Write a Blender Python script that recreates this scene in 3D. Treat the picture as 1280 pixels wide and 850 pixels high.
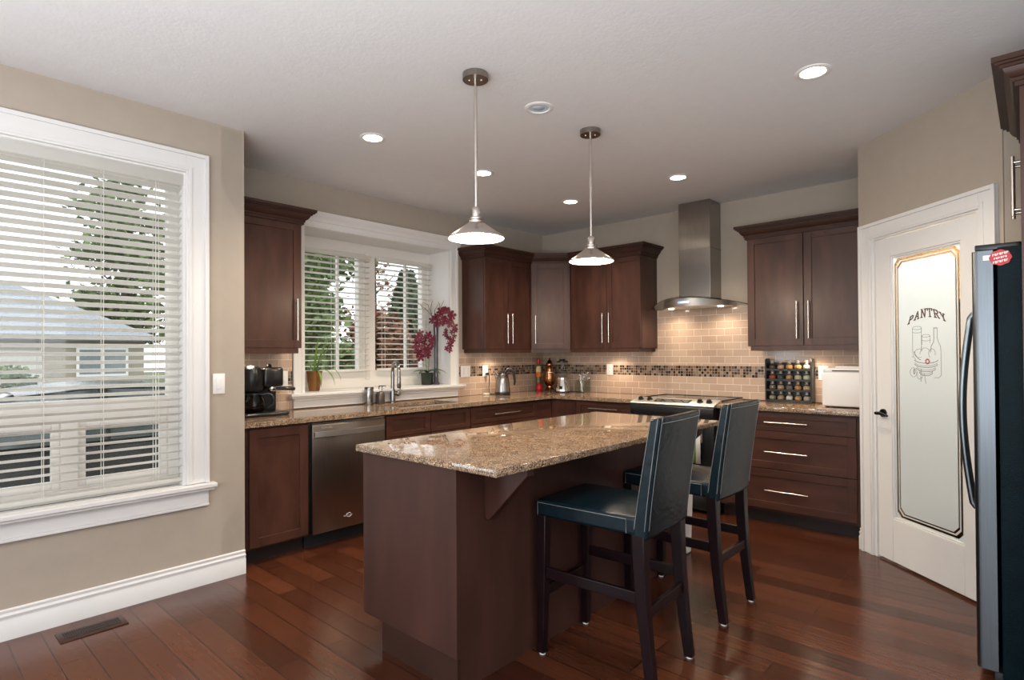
import bpy, bmesh, math, random
from math import sin, cos, pi, radians as R
from mathutils import Vector, Matrix

for o in list(bpy.data.objects):
    bpy.data.objects.remove(o)
SC = bpy.context.scene
COL = SC.collection
random.seed(7)

# ------------------------------------------------------------------ camera, world, light, exposure
cam = bpy.data.cameras.new('camera')
cam_o = bpy.data.objects.new('camera', cam)
COL.objects.link(cam_o)
SC.camera = cam_o
cam.sensor_width = 36.0
cam.lens = 719.306 / 1280 * 36
cam.shift_y = 11.54 / 1280
cam.clip_start = 0.02
_yaw, _pit, _rol = -0.736697, 0.0093654, -0.0065378
_f = Vector((sin(_yaw) * cos(_pit), cos(_yaw) * cos(_pit), sin(_pit)))
_r0 = Vector((cos(_yaw), -sin(_yaw), 0))
_u0 = _r0.cross(_f)
_r = _r0 * cos(_rol) + _u0 * sin(_rol)
_u = -_r0 * sin(_rol) + _u0 * cos(_rol)
cam_o.matrix_world = Matrix(((_r.x, _u.x, -_f.x, 4.301), (_r.y, _u.y, -_f.y, -5.292), (_r.z, _u.z, -_f.z, 1.338), (0, 0, 0, 1)))

SC.view_settings.view_transform = 'Standard'
SC.view_settings.look = 'None'
SC.view_settings.gamma = 1.0
SC.view_settings.use_curve_mapping = False
SC.view_settings.exposure = 0.0
SC.cycles.use_denoising = True
SC.cycles.max_bounces = 8
SC.cycles.diffuse_bounces = 5
SC.cycles.glossy_bounces = 4
SC.cycles.transmission_bounces = 8
SC.cycles.transparent_max_bounces = 16
SC.cycles.sample_clamp_indirect = 6.0
SC.cycles.caustics_reflective = False
SC.cycles.caustics_refractive = False
SC.cycles.use_light_tree = True

world = bpy.data.worlds.new('sky')
SC.world = world
world.use_nodes = True
_bg = world.node_tree.nodes['Background']
_bg.inputs[0].default_value = (0.93, 0.97, 1.0, 1)
_bg.inputs[1].default_value = 2.5


def area(name, loc, rot, sx, sy, power, color, spread=180):
    l = bpy.data.lights.new(name, 'AREA')
    l.shape = 'RECTANGLE'
    l.size, l.size_y = sx, sy
    l.energy = power
    l.color = color
    l.spread = R(spread)
    o = bpy.data.objects.new(name, l)
    COL.objects.link(o)
    o.location = loc
    o.rotation_euler = rot
    return o


DAY = (0.88, 0.95, 1.0)
WARM = (1.0, 0.80, 0.58)
# daylight coming in through the living-room glazing behind the camera
area('daylight_back_glazing', (3.2, -9.43, 1.35), (R(-90), 0, pi), 3.2, 2.2, 70, DAY)
area('daylight_side_glazing', (8.43, -5.6, 1.35), (R(90), 0, R(90)), 4.6, 2.2, 16, (0.62, 0.82, 1.0))
area('daylight_dining_glazing', (0.48, -7.1, 1.3), (R(90), 0, R(-90)), 2.0, 2.1, 90, DAY)
# added fill light, unseen behind the camera, thrown up to brighten the ceiling
area('added_ceiling_fill', (4.9, -6.9, 0.8), (pi, 0, 0), 4.2, 3.4, 325, (0.95, 0.98, 1.0))

# ------------------------------------------------------------------ helpers
ROOT = {}


def frame(x, y, deg, z=0):
    """local x runs right along the face, local y into it, z up"""
    return Matrix.Translation((x, y, z)) @ Matrix.Rotation(R(deg), 4, 'Z')


class MB:
    def __init__(s, M=None):
        s.bm = bmesh.new()
        s.M = M or Matrix()

    def add(s, vs, fs, smooth=None):
        v = [s.bm.verts.new(s.M @ Vector(p)) for p in vs]
        for f in fs:
            try:
                s.bm.faces.new([v[i] for i in f])
            except ValueError:
                pass
        return s

    def box(s, x0, x1, y0, y1, z0, z1, T=None):
        p = [(x0, y0, z0), (x1, y0, z0), (x1, y1, z0), (x0, y1, z0), (x0, y0, z1), (x1, y0, z1), (x1, y1, z1), (x0, y1, z1)]
        if T is not None:
            p = [T @ Vector(q) for q in p]
        return s.add(p, [(0, 3, 2, 1), (4, 5, 6, 7), (0, 1, 5, 4), (1, 2, 6, 5), (2, 3, 7, 6), (3, 0, 4, 7)])

    def prism(s, pts, ax, a0, a1):
        n = len(pts)
        def P(p, a):
            return {'x': (a, p[0], p[1]), 'y': (p[0], a, p[1]), 'z': (p[0], p[1], a)}[ax]
        vs = [P(p, a0) for p in pts] + [P(p, a1) for p in pts]
        return s.add(vs, [tuple(range(n))[::-1], tuple(range(n, 2 * n))] + [(i, (i + 1) % n, n + (i + 1) % n, n + i) for i in range(n)])

    def lathe(s, prof, c=(0, 0, 0), seg=24, T=None, caps=True):
        """prof: list of (r, z); ends are closed when r > 0"""
        vs, fs, rings = [], [], []
        T = T or Matrix()
        for r, z in prof:
            if r < 1e-6:
                rings.append([len(vs)])
                vs.append(T @ Vector((0, 0, z)) + Vector(c))
            else:
                rings.append(list(range(len(vs), len(vs) + seg)))
                for k in range(seg):
                    a = 2 * pi * k / seg
                    vs.append(T @ Vector((r * cos(a), r * sin(a), z)) + Vector(c))
        for A, B in zip(rings, rings[1:]):
            if len(A) == 1 and len(B) == 1:
                continue
            for k in range(seg):
                k2 = (k + 1) % seg
                if len(A) == 1:
                    fs.append((A[0], B[k], B[k2]))
                elif len(B) == 1:
                    fs.append((A[k], B[0], A[k2]))
                else:
                    fs.append((A[k], B[k], B[k2], A[k2]))
        if caps and len(rings[0]) > 1:
            fs.append(tuple(rings[0]))
        if caps and len(rings[-1]) > 1:
            fs.append(tuple(rings[-1]))
        return s.add(vs, fs)

    def cyl(s, p0, p1, r0, r1=None, seg=16):
        p0, p1 = Vector(p0), Vector(p1)
        d = p1 - p0
        q = Vector((0, 0, 1)).rotation_difference(d.normalized()).to_matrix().to_4x4()
        return s.lathe([(r0, 0), (r0 if r1 is None else r1, d.length)], p0, seg, q)

    def tube(s, pts, r, seg=8, cap=True, flat=None):
        pts = [Vector(p) for p in pts]
        n = len(pts)
        rr = r if isinstance(r, (list, tuple)) else [r] * n
        t0 = (pts[1] - pts[0]).normalized()
        nrm = t0.orthogonal().normalized()
        vs, fs = [], []
        prev = t0
        for i, p in enumerate(pts):
            t = (pts[min(i + 1, n - 1)] - pts[max(i - 1, 0)]).normalized()
            nrm = prev.rotation_difference(t) @ nrm
            nrm = (nrm - t * nrm.dot(t)).normalized()
            prev = t
            b = t.cross(nrm)
            for k in range(seg):
                a = 2 * pi * k / seg
                vs.append(p + (nrm * cos(a) + b * sin(a)) * rr[i])
        for i in range(n - 1):
            for k in range(seg):
                k2 = (k + 1) % seg
                fs.append((i * seg + k, i * seg + k2, (i + 1) * seg + k2, (i + 1) * seg + k))
        if cap:
            fs.append(tuple(range(seg))[::-1])
            fs.append(tuple(range((n - 1) * seg, n * seg)))
        return s.add(vs, fs)

    def sphere(s, c, r, seg=16, rings=10, sc=(1, 1, 1)):
        prof = [(r * sin(pi * i / rings), -r * cos(pi * i / rings)) for i in range(rings + 1)]
        prof[0] = (0, -r)
        prof[-1] = (0, r)
        return s.lathe(prof, c, seg, Matrix.Diagonal((*sc, 1)))

    def sweep(s, path, prof):
        """moulding: prof (out, z) swept along a plan path; out is to the right of the walking direction"""
        P = [Vector((p[0], p[1])) for p in path]
        n = len(P)
        vs, fs, m = [], [], len(prof)
        for i in range(n):
            ds = []
            if i > 0:
                ds.append((P[i] - P[i - 1]).normalized())
            if i < n - 1:
                ds.append((P[i + 1] - P[i]).normalized())
            ns = [Vector((d.y, -d.x)) for d in ds]
            mit = sum(ns, Vector((0, 0))).normalized()
            mit /= mit.dot(ns[0])
            for o, z in prof:
                q = P[i] + mit * o
                vs.append((q.x, q.y, z))
        for i in range(n - 1):
            for k in range(m):
                k2 = (k + 1) % m
                fs.append((i * m + k, i * m + k2, (i + 1) * m + k2, (i + 1) * m + k))
        fs.append(tuple(range(m)))
        fs.append(tuple(range((n - 1) * m, n * m)))
        return s.add(vs, fs)

    def rbox(s, x0, x1, y0, y1, z0, z1, r, seg=3, T=None):
        b = bmesh.new()
        m = bmesh.ops.create_cube(b, size=1.0)
        for v in m['verts']:
            v.co = Vector((x0 if v.co.x < 0 else x1, y0 if v.co.y < 0 else y1, z0 if v.co.z < 0 else z1))
        bmesh.ops.bevel(b, geom=b.edges[:] + b.verts[:], offset=r, segments=seg, profile=0.5, affect='EDGES')
        b.verts.index_update()
        vs = [(T @ v.co) if T is not None else v.co.copy() for v in b.verts]
        fs = [tuple(v.index for v in f.verts) for f in b.faces]
        b.free()
        return s.add(vs, fs)

    def build(s, name, mat, parent=None, local=False, smooth=40, bevel=0.0, bseg=2, sub=0, loc=None, recalc=True):
        if parent is not None and not local:
            s.bm.transform(ROOT[parent.name].inverted())
        if loc is not None:
            s.bm.transform(Matrix.Translation(loc).inverted())
        if recalc:
            bmesh.ops.recalc_face_normals(s.bm, faces=s.bm.faces[:])
        me = bpy.data.meshes.new(name)
        s.bm.to_mesh(me)
        s.bm.free()
        o = bpy.data.objects.new(name, me)
        COL.objects.link(o)
        me.materials.append(mat)
        if smooth:
            me.polygons.foreach_set('use_smooth', [True] * len(me.polygons))
            me.set_sharp_from_angle(angle=R(smooth))
        if loc is not None:
            o.location = loc
        if bevel:
            m = o.modifiers.new('edge', 'BEVEL')
            m.width = bevel
            m.segments = bseg
            m.limit_method = 'ANGLE'
            m.angle_limit = R(40)
        if sub:
            m = o.modifiers.new('sub', 'SUBSURF')
            m.levels = m.render_levels = sub
        if parent is not None:
            o.parent = parent
            ROOT[o.name] = ROOT[parent.name]
        else:
            ROOT[o.name] = Matrix.Translation(loc) if loc is not None else Matrix()
        return o


def tag(o, label=None, cat=None, group=None, kind=None):
    for k, v in (('label', label), ('category', cat), ('group', group), ('kind', kind)):
        if v:
            o[k] = v
    return o


def thing(name, label, cat, loc=(0, 0, 0), rz=0, group=None, kind=None):
    o = bpy.data.objects.new(name, None)
    o.empty_display_size = 0.05
    COL.objects.link(o)
    o.location = loc
    o.rotation_euler = (0, 0, R(rz))
    ROOT[o.name] = Matrix.Translation(loc) @ Matrix.Rotation(R(rz), 4, 'Z')
    return tag(o, label, cat, group, kind)


def copy_tree(o, parent=None):
    c = o.copy()
    COL.objects.link(c)
    c.parent = parent
    ROOT[c.name] = ROOT[o.name]
    for ch in o.children:
        copy_tree(ch, c)
    return c


# ------------------------------------------------------------------ materials
def mat(name, col, rough=0.5, metal=0.0, var=0.12, scale=12.0, bump=0.0, bscale=80.0, coat=0.0, spec=0.5, stretch=(1, 1, 1), emit=None, estr=0.0, trans=0.0, ior=1.45, alpha=1.0, crough=0.1, sheen=0.0):
    m = bpy.data.materials.new(name)
    m.use_nodes = True
    nt = m.node_tree
    b = nt.nodes['Principled BSDF']
    b.inputs['Roughness'].default_value = rough
    b.inputs['Metallic'].default_value = metal
    b.inputs['Specular IOR Level'].default_value = spec
    b.inputs['Coat Weight'].default_value = coat
    b.inputs['Coat Roughness'].default_value = crough
    b.inputs['Transmission Weight'].default_value = trans
    b.inputs['IOR'].default_value = ior
    b.inputs['Alpha'].default_value = alpha
    tc = nt.nodes.new('ShaderNodeTexCoord')
    mp = nt.nodes.new('ShaderNodeMapping')
    mp.inputs['Scale'].default_value = stretch
    nt.links.new(tc.outputs['Object'], mp.inputs['Vector'])
    n = nt.nodes.new('ShaderNodeTexNoise')
    n.inputs['Scale'].default_value = scale
    n.inputs['Detail'].default_value = 4
    nt.links.new(mp.outputs[0], n.inputs['Vector'])
    rp = nt.nodes.new('ShaderNodeValToRGB')
    rp.color_ramp.elements[0].position = 0.3
    rp.color_ramp.elements[1].position = 0.7
    rp.color_ramp.elements[0].color = (*[c * (1 - var) for c in col], 1)
    rp.color_ramp.elements[1].color = (*[min(1, c * (1 + var)) for c in col], 1)
    nt.links.new(n.outputs['Fac'], rp.inputs['Fac'])
    nt.links.new(rp.outputs['Color'], b.inputs['Base Color'])
    if bump:
        n2 = nt.nodes.new('ShaderNodeTexNoise')
        n2.inputs['Scale'].default_value = bscale
        n2.inputs['Detail'].default_value = 3
        nt.links.new(mp.outputs[0], n2.inputs['Vector'])
        bp = nt.nodes.new('ShaderNodeBump')
        bp.inputs['Strength'].default_value = bump
        bp.inputs['Distance'].default_value = 0.004
        nt.links.new(n2.outputs['Fac'], bp.inputs['Height'])
        nt.links.new(bp.outputs[0], b.inputs['Normal'])
    if emit:
        b.inputs['Emission Color'].default_value = (*emit, 1)
        b.inputs['Emission Strength'].default_value = estr
    return m


def math_n(N, op, a=None, b=None, L=None):
    n = N.new('ShaderNodeMath')
    n.operation = op
    for i, v in enumerate((a, b)):
        if v is None:
            continue
        if hasattr(v, 'links'):
            L.new(v, n.inputs[i])
        else:
            n.inputs[i].default_value = v
    return n.outputs[0]


def nodes_of(m):
    nt = m.node_tree
    return nt, nt.nodes, nt.links, nt.nodes['Principled BSDF']


M_WALL = mat('wall_paint', (0.415, 0.355, 0.292), 0.75, var=0.02, bump=0.08, bscale=220)
M_CEIL = mat('ceiling_paint', (0.76, 0.76, 0.77), 0.9, var=0.015, bump=0.25, bscale=60)
M_TRIM = mat('white_trim_paint', (0.74, 0.73, 0.72), 0.35, var=0.01)
M_WOOD = mat('stained_maple', (0.062, 0.0250, 0.0168), 0.36, var=0.28, scale=5, stretch=(2.2, 2.2, 0.6), coat=0.10, crough=0.22, bump=0.03, spec=0.35, bscale=140)
M_WOODH = mat('stained_maple_across', (0.062, 0.0250, 0.0168), 0.36, var=0.28, scale=5, stretch=(0.7, 0.7, 2.2), coat=0.10, crough=0.22, bump=0.03, spec=0.35, bscale=140)
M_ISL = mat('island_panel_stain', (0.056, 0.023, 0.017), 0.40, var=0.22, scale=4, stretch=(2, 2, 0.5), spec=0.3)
M_CROWN = mat('crown_stain', (0.045, 0.019, 0.0135), 0.40, var=0.2, scale=6, spec=0.3)
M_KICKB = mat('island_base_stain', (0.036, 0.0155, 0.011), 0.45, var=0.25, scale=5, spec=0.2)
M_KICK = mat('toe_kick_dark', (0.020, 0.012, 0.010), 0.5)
M_STEEL = mat('brushed_steel', (0.56, 0.54, 0.51), 0.27, 1.0, var=0.10, scale=6, stretch=(1, 1, 60))
M_STEELV = mat('brushed_steel_vertical', (0.34, 0.315, 0.29), 0.22, 1.0, var=0.10, scale=6, stretch=(60, 60, 1))
M_STEELV.node_tree.nodes['Principled BSDF'].inputs['Anisotropic'].default_value = 0.8
M_DWS = mat('dishwasher_steel', (0.30, 0.255, 0.225), 0.30, 1.0, var=0.10, scale=6, stretch=(60, 60, 1))
M_SATIN = mat('satin_steel', (0.72, 0.70, 0.67), 0.42, 1.0, var=0.05)
M_NICKEL = mat('brushed_nickel', (0.66, 0.60, 0.55), 0.25, 1.0, var=0.04)
M_CANOPY = mat('canopy_nickel', (0.30, 0.265, 0.235), 0.34, 1.0, var=0.04)
M_CHROME = mat('chrome', (0.72, 0.71, 0.70), 0.07, 1.0, var=0.02)
M_DCHROME = mat('dark_chrome', (0.30, 0.28, 0.27), 0.18, 1.0, var=0.05)
M_BLK = mat('black_plastic', (0.010, 0.011, 0.012), 0.28, var=0.1)
M_GUN = mat('gunmetal', (0.05, 0.05, 0.052), 0.22, 0.8, var=0.1)
M_BLKM = mat('black_matte', (0.013, 0.013, 0.014), 0.6, var=0.1)
M_BGLASS = mat('black_glass', (0.006, 0.006, 0.007), 0.04, var=0.0)
M_FRIDGE = mat('fridge_side_black', (0.002, 0.009, 0.013), 0.45, var=0.2, bump=0.5, bscale=300, spec=0.12)
M_STEELF = mat('fridge_steel', (0.125, 0.14, 0.155), 0.33, 1.0, var=0.08, scale=6, stretch=(60, 60, 1))
M_STEELH = mat('handle_steel', (0.20, 0.23, 0.25), 0.30, 1.0, var=0.05)
M_BLIND = mat('blind_slat_white', (0.80, 0.79, 0.76), 0.4, var=0.01)
_nt, _N, _L, _b = nodes_of(M_BLIND)
_t = _N.new('ShaderNodeBsdfTranslucent')
_t.inputs[0].default_value = (0.95, 0.94, 0.91, 1)
_m = _N.new('ShaderNodeMixShader')
_m.inputs[0].default_value = 0.62
_L.new(_b.outputs[0], _m.inputs[1])
_L.new(_t.outputs[0], _m.inputs[2])
_L.new(_m.outputs[0], _N['Material Output'].inputs[0])
M_VINYL = mat('vinyl_frame_white', (0.74, 0.71, 0.67), 0.35, var=0.01)
M_SHUT = mat('white_plastic', (0.82, 0.81, 0.79), 0.35, var=0.01)
M_STOOL = mat('stool_leg_wood', (0.009, 0.003, 0.0045), 0.32, var=0.3, scale=10, spec=0.3)
M_STITCH = mat('white_thread', (0.36, 0.36, 0.34), 0.7)
M_RED = mat('red_plastic', (0.50, 0.008, 0.015), 0.3)
M_WHITE = mat('white_enamel', (0.80, 0.79, 0.78), 0.25, var=0.01)
M_CLAY = mat('brown_glazed_clay', (0.20, 0.085, 0.022), 0.25, var=0.3, scale=9)
M_LEAFG = mat('plant_leaf', (0.16, 0.27, 0.055), 0.45, var=0.35, scale=20)
M_LEAFD = mat('orchid_leaf', (0.05, 0.10, 0.035), 0.4, var=0.3)
M_STEM = mat('plant_stem', (0.13, 0.14, 0.05), 0.6)
M_TWIG = mat('dry_twig', (0.22, 0.13, 0.07), 0.7, var=0.3)
M_POT = mat('dark_green_pot', (0.012, 0.020, 0.013), 0.35)
M_VASE = mat('smoky_vase', (0.055, 0.05, 0.062), 0.12, var=0.3, coat=0.4)
M_PETAL = mat('magenta_petal', (0.125, 0.004, 0.022), 0.5, var=0.35, scale=40)
M_BULB = mat('lamp_lens', (1, 0.95, 0.85), 0.5, var=0, emit=(1, 0.86, 0.66), estr=30)
M_BULBP = mat('pendant_bulb', (1, 0.95, 0.85), 0.5, var=0, emit=(1, 0.82, 0.58), estr=32)
M_SHADEIN = mat('shade_inside', (0.85, 0.82, 0.76), 0.4, var=0)
M_LED = mat('blue_led', (0.1, 0.2, 1), 0.4, var=0, emit=(0.08, 0.22, 1.0), estr=3)
M_LEDW = mat('pale_led', (0.6, 0.8, 1), 0.4, var=0, emit=(0.55, 0.8, 1.0), estr=1.6)
M_TOWEL = mat('green_towel', (0.14, 0.22, 0.028), 0.9, bump=0.3, bscale=300)
M_TOWELW = mat('white_towel', (0.62, 0.62, 0.58), 0.9, bump=0.3, bscale=300)
M_BRASS = mat('copper_brass', (0.42, 0.17, 0.07), 0.14, 1.0, var=0.15)
M_REG = mat('register_bronze', (0.085, 0.045, 0.033), 0.4, 0.6)
M_BRONZE = mat('dark_bronze', (0.03, 0.032, 0.036), 0.22, 0.9)
M_BAMBER = mat('amber_lettering', (0.10, 0.045, 0.018), 0.35)
M_ETCH = mat('grey_etching', (0.20, 0.20, 0.20), 0.6)
M_PINK = mat('pink_paint', (0.5, 0.12, 0.16), 0.6)


def leather():
    m = mat('blue_black_leather', (0.0050, 0.0135, 0.0195), 0.22, var=0.15, scale=30, spec=0.3)
    nt, N, L, b = nodes_of(m)
    tc = N.new('ShaderNodeTexCoord')
    n1 = N.new('ShaderNodeTexNoise')
    n1.inputs['Scale'].default_value = 350
    n2 = N.new('ShaderNodeTexNoise')
    n2.inputs['Scale'].default_value = 9
    n2.inputs['Distortion'].default_value = 1.2
    for n in (n1, n2):
        L.new(tc.outputs['Object'], n.inputs['Vector'])
    s = math_n(N, 'MULTIPLY', n2.outputs['Fac'], 5.0, L)
    s = math_n(N, 'ADD', s, n1.outputs['Fac'], L)
    bp = N.new('ShaderNodeBump')
    bp.inputs['Strength'].default_value = 0.35
    bp.inputs['Distance'].default_value = 0.002
    L.new(s, bp.inputs['Height'])
    L.new(bp.outputs[0], b.inputs['Normal'])
    return m


M_LEATHER = leather()


def floor_mat():
    m = bpy.data.materials.new('hand_scraped_planks')
    m.use_nodes = True
    nt, N, L, b = nodes_of(m)
    tc = N.new('ShaderNodeTexCoord')
    br = N.new('ShaderNodeTexBrick')
    br.offset = 0.37
    br.offset_frequency = 2
    br.inputs['Scale'].default_value = 1
    br.inputs['Brick Width'].default_value = 1.15
    br.inputs['Row Height'].default_value = 0.122
    br.inputs['Mortar Size'].default_value = 0.0026
    br.inputs['Mortar Smooth'].default_value = 0.3
    br.inputs['Color1'].default_value = (0.048, 0.0138, 0.0066, 1)
    br.inputs['Color2'].default_value = (0.108, 0.033, 0.0145, 1)
    br.inputs['Mortar'].default_value = (0.012, 0.004, 0.003, 1)
    L.new(tc.outputs['Object'], br.inputs['Vector'])
    mp = N.new('ShaderNodeMapping')
    mp.inputs['Scale'].default_value = (1.0, 26, 1)
    L.new(tc.outputs['Object'], mp.inputs['Vector'])
    n = N.new('ShaderNodeTexNoise')
    n.inputs['Scale'].default_value = 2.2
    n.inputs['Detail'].default_value = 6
    n.inputs['Distortion'].default_value = 0.1
    L.new(mp.outputs[0], n.inputs['Vector'])
    rp = N.new('ShaderNodeValToRGB')
    rp.color_ramp.elements[0].position = 0.25
    rp.color_ramp.elements[1].position = 0.75
    rp.color_ramp.elements[0].color = (0.80, 0.78, 0.77, 1)
    rp.color_ramp.elements[1].color = (1.15, 1.15, 1.15, 1)
    L.new(n.outputs['Fac'], rp.inputs['Fac'])
    mx = N.new('ShaderNodeMix')
    mx.data_type = 'RGBA'
    mx.blend_type = 'MULTIPLY'
    mx.inputs[0].default_value = 1
    L.new(br.outputs['Color'], mx.inputs[6])
    L.new(rp.outputs['Color'], mx.inputs[7])
    L.new(mx.outputs[2], b.inputs['Base Color'])
    b.inputs['Roughness'].default_value = 0.20
    b.inputs['Specular IOR Level'].default_value = 0.5
    mp2 = N.new('ShaderNodeMapping')
    mp2.inputs['Scale'].default_value = (9, 26, 1)
    L.new(tc.outputs['Object'], mp2.inputs['Vector'])
    n2 = N.new('ShaderNodeTexNoise')
    n2.inputs['Scale'].default_value = 1
    n2.inputs['Detail'].default_value = 2
    L.new(mp2.outputs[0], n2.inputs['Vector'])
    h = math_n(N, 'MULTIPLY', br.outputs['Fac'], -1.6, L)
    h = math_n(N, 'ADD', h, n2.outputs['Fac'], L)
    bp = N.new('ShaderNodeBump')
    bp.inputs['Strength'].default_value = 0.35
    bp.inputs['Distance'].default_value = 0.003
    L.new(h, bp.inputs['Height'])
    L.new(bp.outputs[0], b.inputs['Normal'])
    return m


def granite_mat():
    m = bpy.data.materials.new('speckled_granite')
    m.use_nodes = True
    nt, N, L, b = nodes_of(m)
    tc = N.new('ShaderNodeTexCoord')
    v = N.new('ShaderNodeTexVoronoi')
    v.inputs['Scale'].default_value = 350
    v.inputs['Randomness'].default_value = 1
    L.new(tc.outputs['Object'], v.inputs['Vector'])
    sp = N.new('ShaderNodeSeparateColor')
    L.new(v.outputs['Color'], sp.inputs[0])
    rp = N.new('ShaderNodeValToRGB')
    cr = rp.color_ramp
    cr.interpolation = 'CONSTANT'
    cols = [(0, (0.030, 0.017, 0.012)), (0.15, (0.14, 0.080, 0.048)), (0.36, (0.32, 0.215, 0.14)), (0.60, (0.44, 0.32, 0.215)), (0.80, (0.24, 0.165, 0.115)), (0.90, (0.66, 0.56, 0.45))]
    cr.elements[0].color = (*cols[0][1], 1)
    cr.elements[1].position = cols[1][0]
    cr.elements[1].color = (*cols[1][1], 1)
    for p, c in cols[2:]:
        e = cr.elements.new(p)
        e.color = (*c, 1)
    L.new(sp.outputs[0], rp.inputs['Fac'])
    n = N.new('ShaderNodeTexNoise')
    n.inputs['Scale'].default_value = 22
    n.inputs['Detail'].default_value = 5
    L.new(tc.outputs['Object'], n.inputs['Vector'])
    r2 = N.new('ShaderNodeValToRGB')
    r2.color_ramp.elements[0].position = 0.35
    r2.color_ramp.elements[1].position = 0.65
    r2.color_ramp.elements[0].color = (0.72, 0.70, 0.68, 1)
    r2.color_ramp.elements[1].color = (1.12, 1.08, 1.02, 1)
    L.new(n.outputs['Fac'], r2.inputs['Fac'])
    mx = N.new('ShaderNodeMix')
    mx.data_type = 'RGBA'
    mx.blend_type = 'MULTIPLY'
    mx.inputs[0].default_value = 1
    L.new(rp.outputs['Color'], mx.inputs[6])
    L.new(r2.outputs['Color'], mx.inputs[7])
    L.new(mx.outputs[2], b.inputs['Base Color'])
    b.inputs['Roughness'].default_value = 0.045
    b.inputs['Specular IOR Level'].default_value = 0.6
    return m


def tile_mat(name, axis):
    """glazed subway tile with one band of small mosaic; axis 0 = wall along x, 1 = wall along y"""
    m = bpy.data.materials.new(name)
    m.use_nodes = True
    nt, N, L, b = nodes_of(m)
    tc = N.new('ShaderNodeTexCoord')
    se = N.new('ShaderNodeSeparateXYZ')
    L.new(tc.outputs['Object'], se.inputs[0])
    u, z = se.outputs[axis], se.outputs[2]

    def brick(z0, w, h, off, mortar, c1, c2, cm):
        cb = N.new('ShaderNodeCombineXYZ')
        L.new(u, cb.inputs[0])
        L.new(math_n(N, 'SUBTRACT', z, z0, L), cb.inputs[1])
        br = N.new('ShaderNodeTexBrick')
        br.offset = off
        br.inputs['Scale'].default_value = 1
        br.inputs['Brick Width'].default_value = w
        br.inputs['Row Height'].default_value = h
        br.inputs['Mortar Size'].default_value = mortar
        br.inputs['Mortar Smooth'].default_value = 0.1
        br.inputs['Color1'].default_value = (*c1, 1)
        br.inputs['Color2'].default_value = (*c2, 1)
        br.inputs['Mortar'].default_value = (*cm, 1)
        L.new(cb.outputs[0], br.inputs['Vector'])
        return br, cb
    A, _ = brick(1.115 - 0.065 * 40, 0.150, 0.065, 0.5, 0.0018, (0.48, 0.345, 0.262), (0.55, 0.41, 0.315), (0.82, 0.72, 0.62))
    B, cb = brick(1.115, 0.0263, 0.0263, 0.0, 0.0016, (0.5, 0.5, 0.5), (0.5, 0.5, 0.5), (0.42, 0.34, 0.27))
    # one random colour for each mosaic piece
    fl = N.new('ShaderNodeVectorMath')
    fl.operation = 'SCALE'
    fl.inputs['Scale'].default_value = 1 / 0.0263
    L.new(cb.outputs[0], fl.inputs[0])
    f2 = N.new('ShaderNodeVectorMath')
    f2.operation = 'FLOOR'
    L.new(fl.outputs[0], f2.inputs[0])
    wn = N.new('ShaderNodeTexWhiteNoise')
    wn.noise_dimensions = '2D'
    L.new(f2.outputs[0], wn.inputs['Vector'])
    rp = N.new('ShaderNodeValToRGB')
    cr = rp.color_ramp
    cr.interpolation = 'CONSTANT'
    cr.elements[0].color = (0.018, 0.010, 0.008, 1)
    cr.elements[1].position = 0.24
    cr.elements[1].color = (0.10, 0.052, 0.030, 1)
    for p, c in ((0.48, (0.22, 0.16, 0.115)), (0.72, (0.30, 0.22, 0.155)), (0.88, (0.16, 0.125, 0.10))):
        e = cr.elements.new(p)
        e.color = (*c, 1)
    L.new(wn.outputs['Value'], rp.inputs['Fac'])
    mm = N.new('ShaderNodeMix')
    mm.data_type = 'RGBA'
    L.new(B.outputs['Fac'], mm.inputs[0])
    L.new(rp.outputs['Color'], mm.inputs[6])
    mm.inputs[7].default_value = (0.42, 0.34, 0.27, 1)
    inb = math_n(N, 'MULTIPLY', math_n(N, 'GREATER_THAN', z, 1.115, L), math_n(N, 'LESS_THAN', z, 1.2202, L), L)
    mx = N.new('ShaderNodeMix')
    mx.data_type = 'RGBA'
    L.new(inb, mx.inputs[0])
    L.new(A.outputs['Color'], mx.inputs[6])
    L.new(mm.outputs[2], mx.inputs[7])
    L.new(mx.outputs[2], b.inputs['Base Color'])
    mf = N.new('ShaderNodeMix')
    L.new(inb, mf.inputs[0])
    L.new(A.outputs['Fac'], mf.inputs[2])
    L.new(B.outputs['Fac'], mf.inputs[3])
    bp = N.new('ShaderNodeBump')
    bp.inputs['Strength'].default_value = 0.5
    bp.inputs['Distance'].default_value = 0.002
    bp.invert = True
    L.new(mf.outputs[0], bp.inputs['Height'])
    L.new(bp.outputs[0], b.inputs['Normal'])
    b.inputs['Roughness'].default_value = 0.12
    return m


M_FLOOR = floor_mat()
M_GRAN = granite_mat()
M_TILEX = tile_mat('subway_tile_range_wall', 0)
M_TILEY = tile_mat('subway_tile_window_wall', 1)


def glass_mat(name, tint=(1, 1, 1), gloss=0.06, rough=0.0):
    m = bpy.data.materials.new(name)
    m.use_nodes = True
    nt = m.node_tree
    N, L = nt.nodes, nt.links
    N.remove(N['Principled BSDF'])
    t = N.new('ShaderNodeBsdfTransparent')
    t.inputs[0].default_value = (*tint, 1)
    g = N.new('ShaderNodeBsdfGlossy')
    g.inputs['Roughness'].default_value = rough
    fr = N.new('ShaderNodeLayerWeight')
    fr.inputs['Blend'].default_value = 0.5
    mx = N.new('ShaderNodeMixShader')
    k = math_n(N, 'POWER', fr.outputs['Facing'], 4.0, L)
    k = math_n(N, 'MULTIPLY', k, 0.6, L)
    k = math_n(N, 'ADD', k, 0.04, L)
    L.new(k, mx.inputs[0])
    L.new(t.outputs[0], mx.inputs[1])
    L.new(g.outputs[0], mx.inputs[2])
    L.new(mx.outputs[0], N['Material Output'].inputs[0])
    return m


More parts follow.
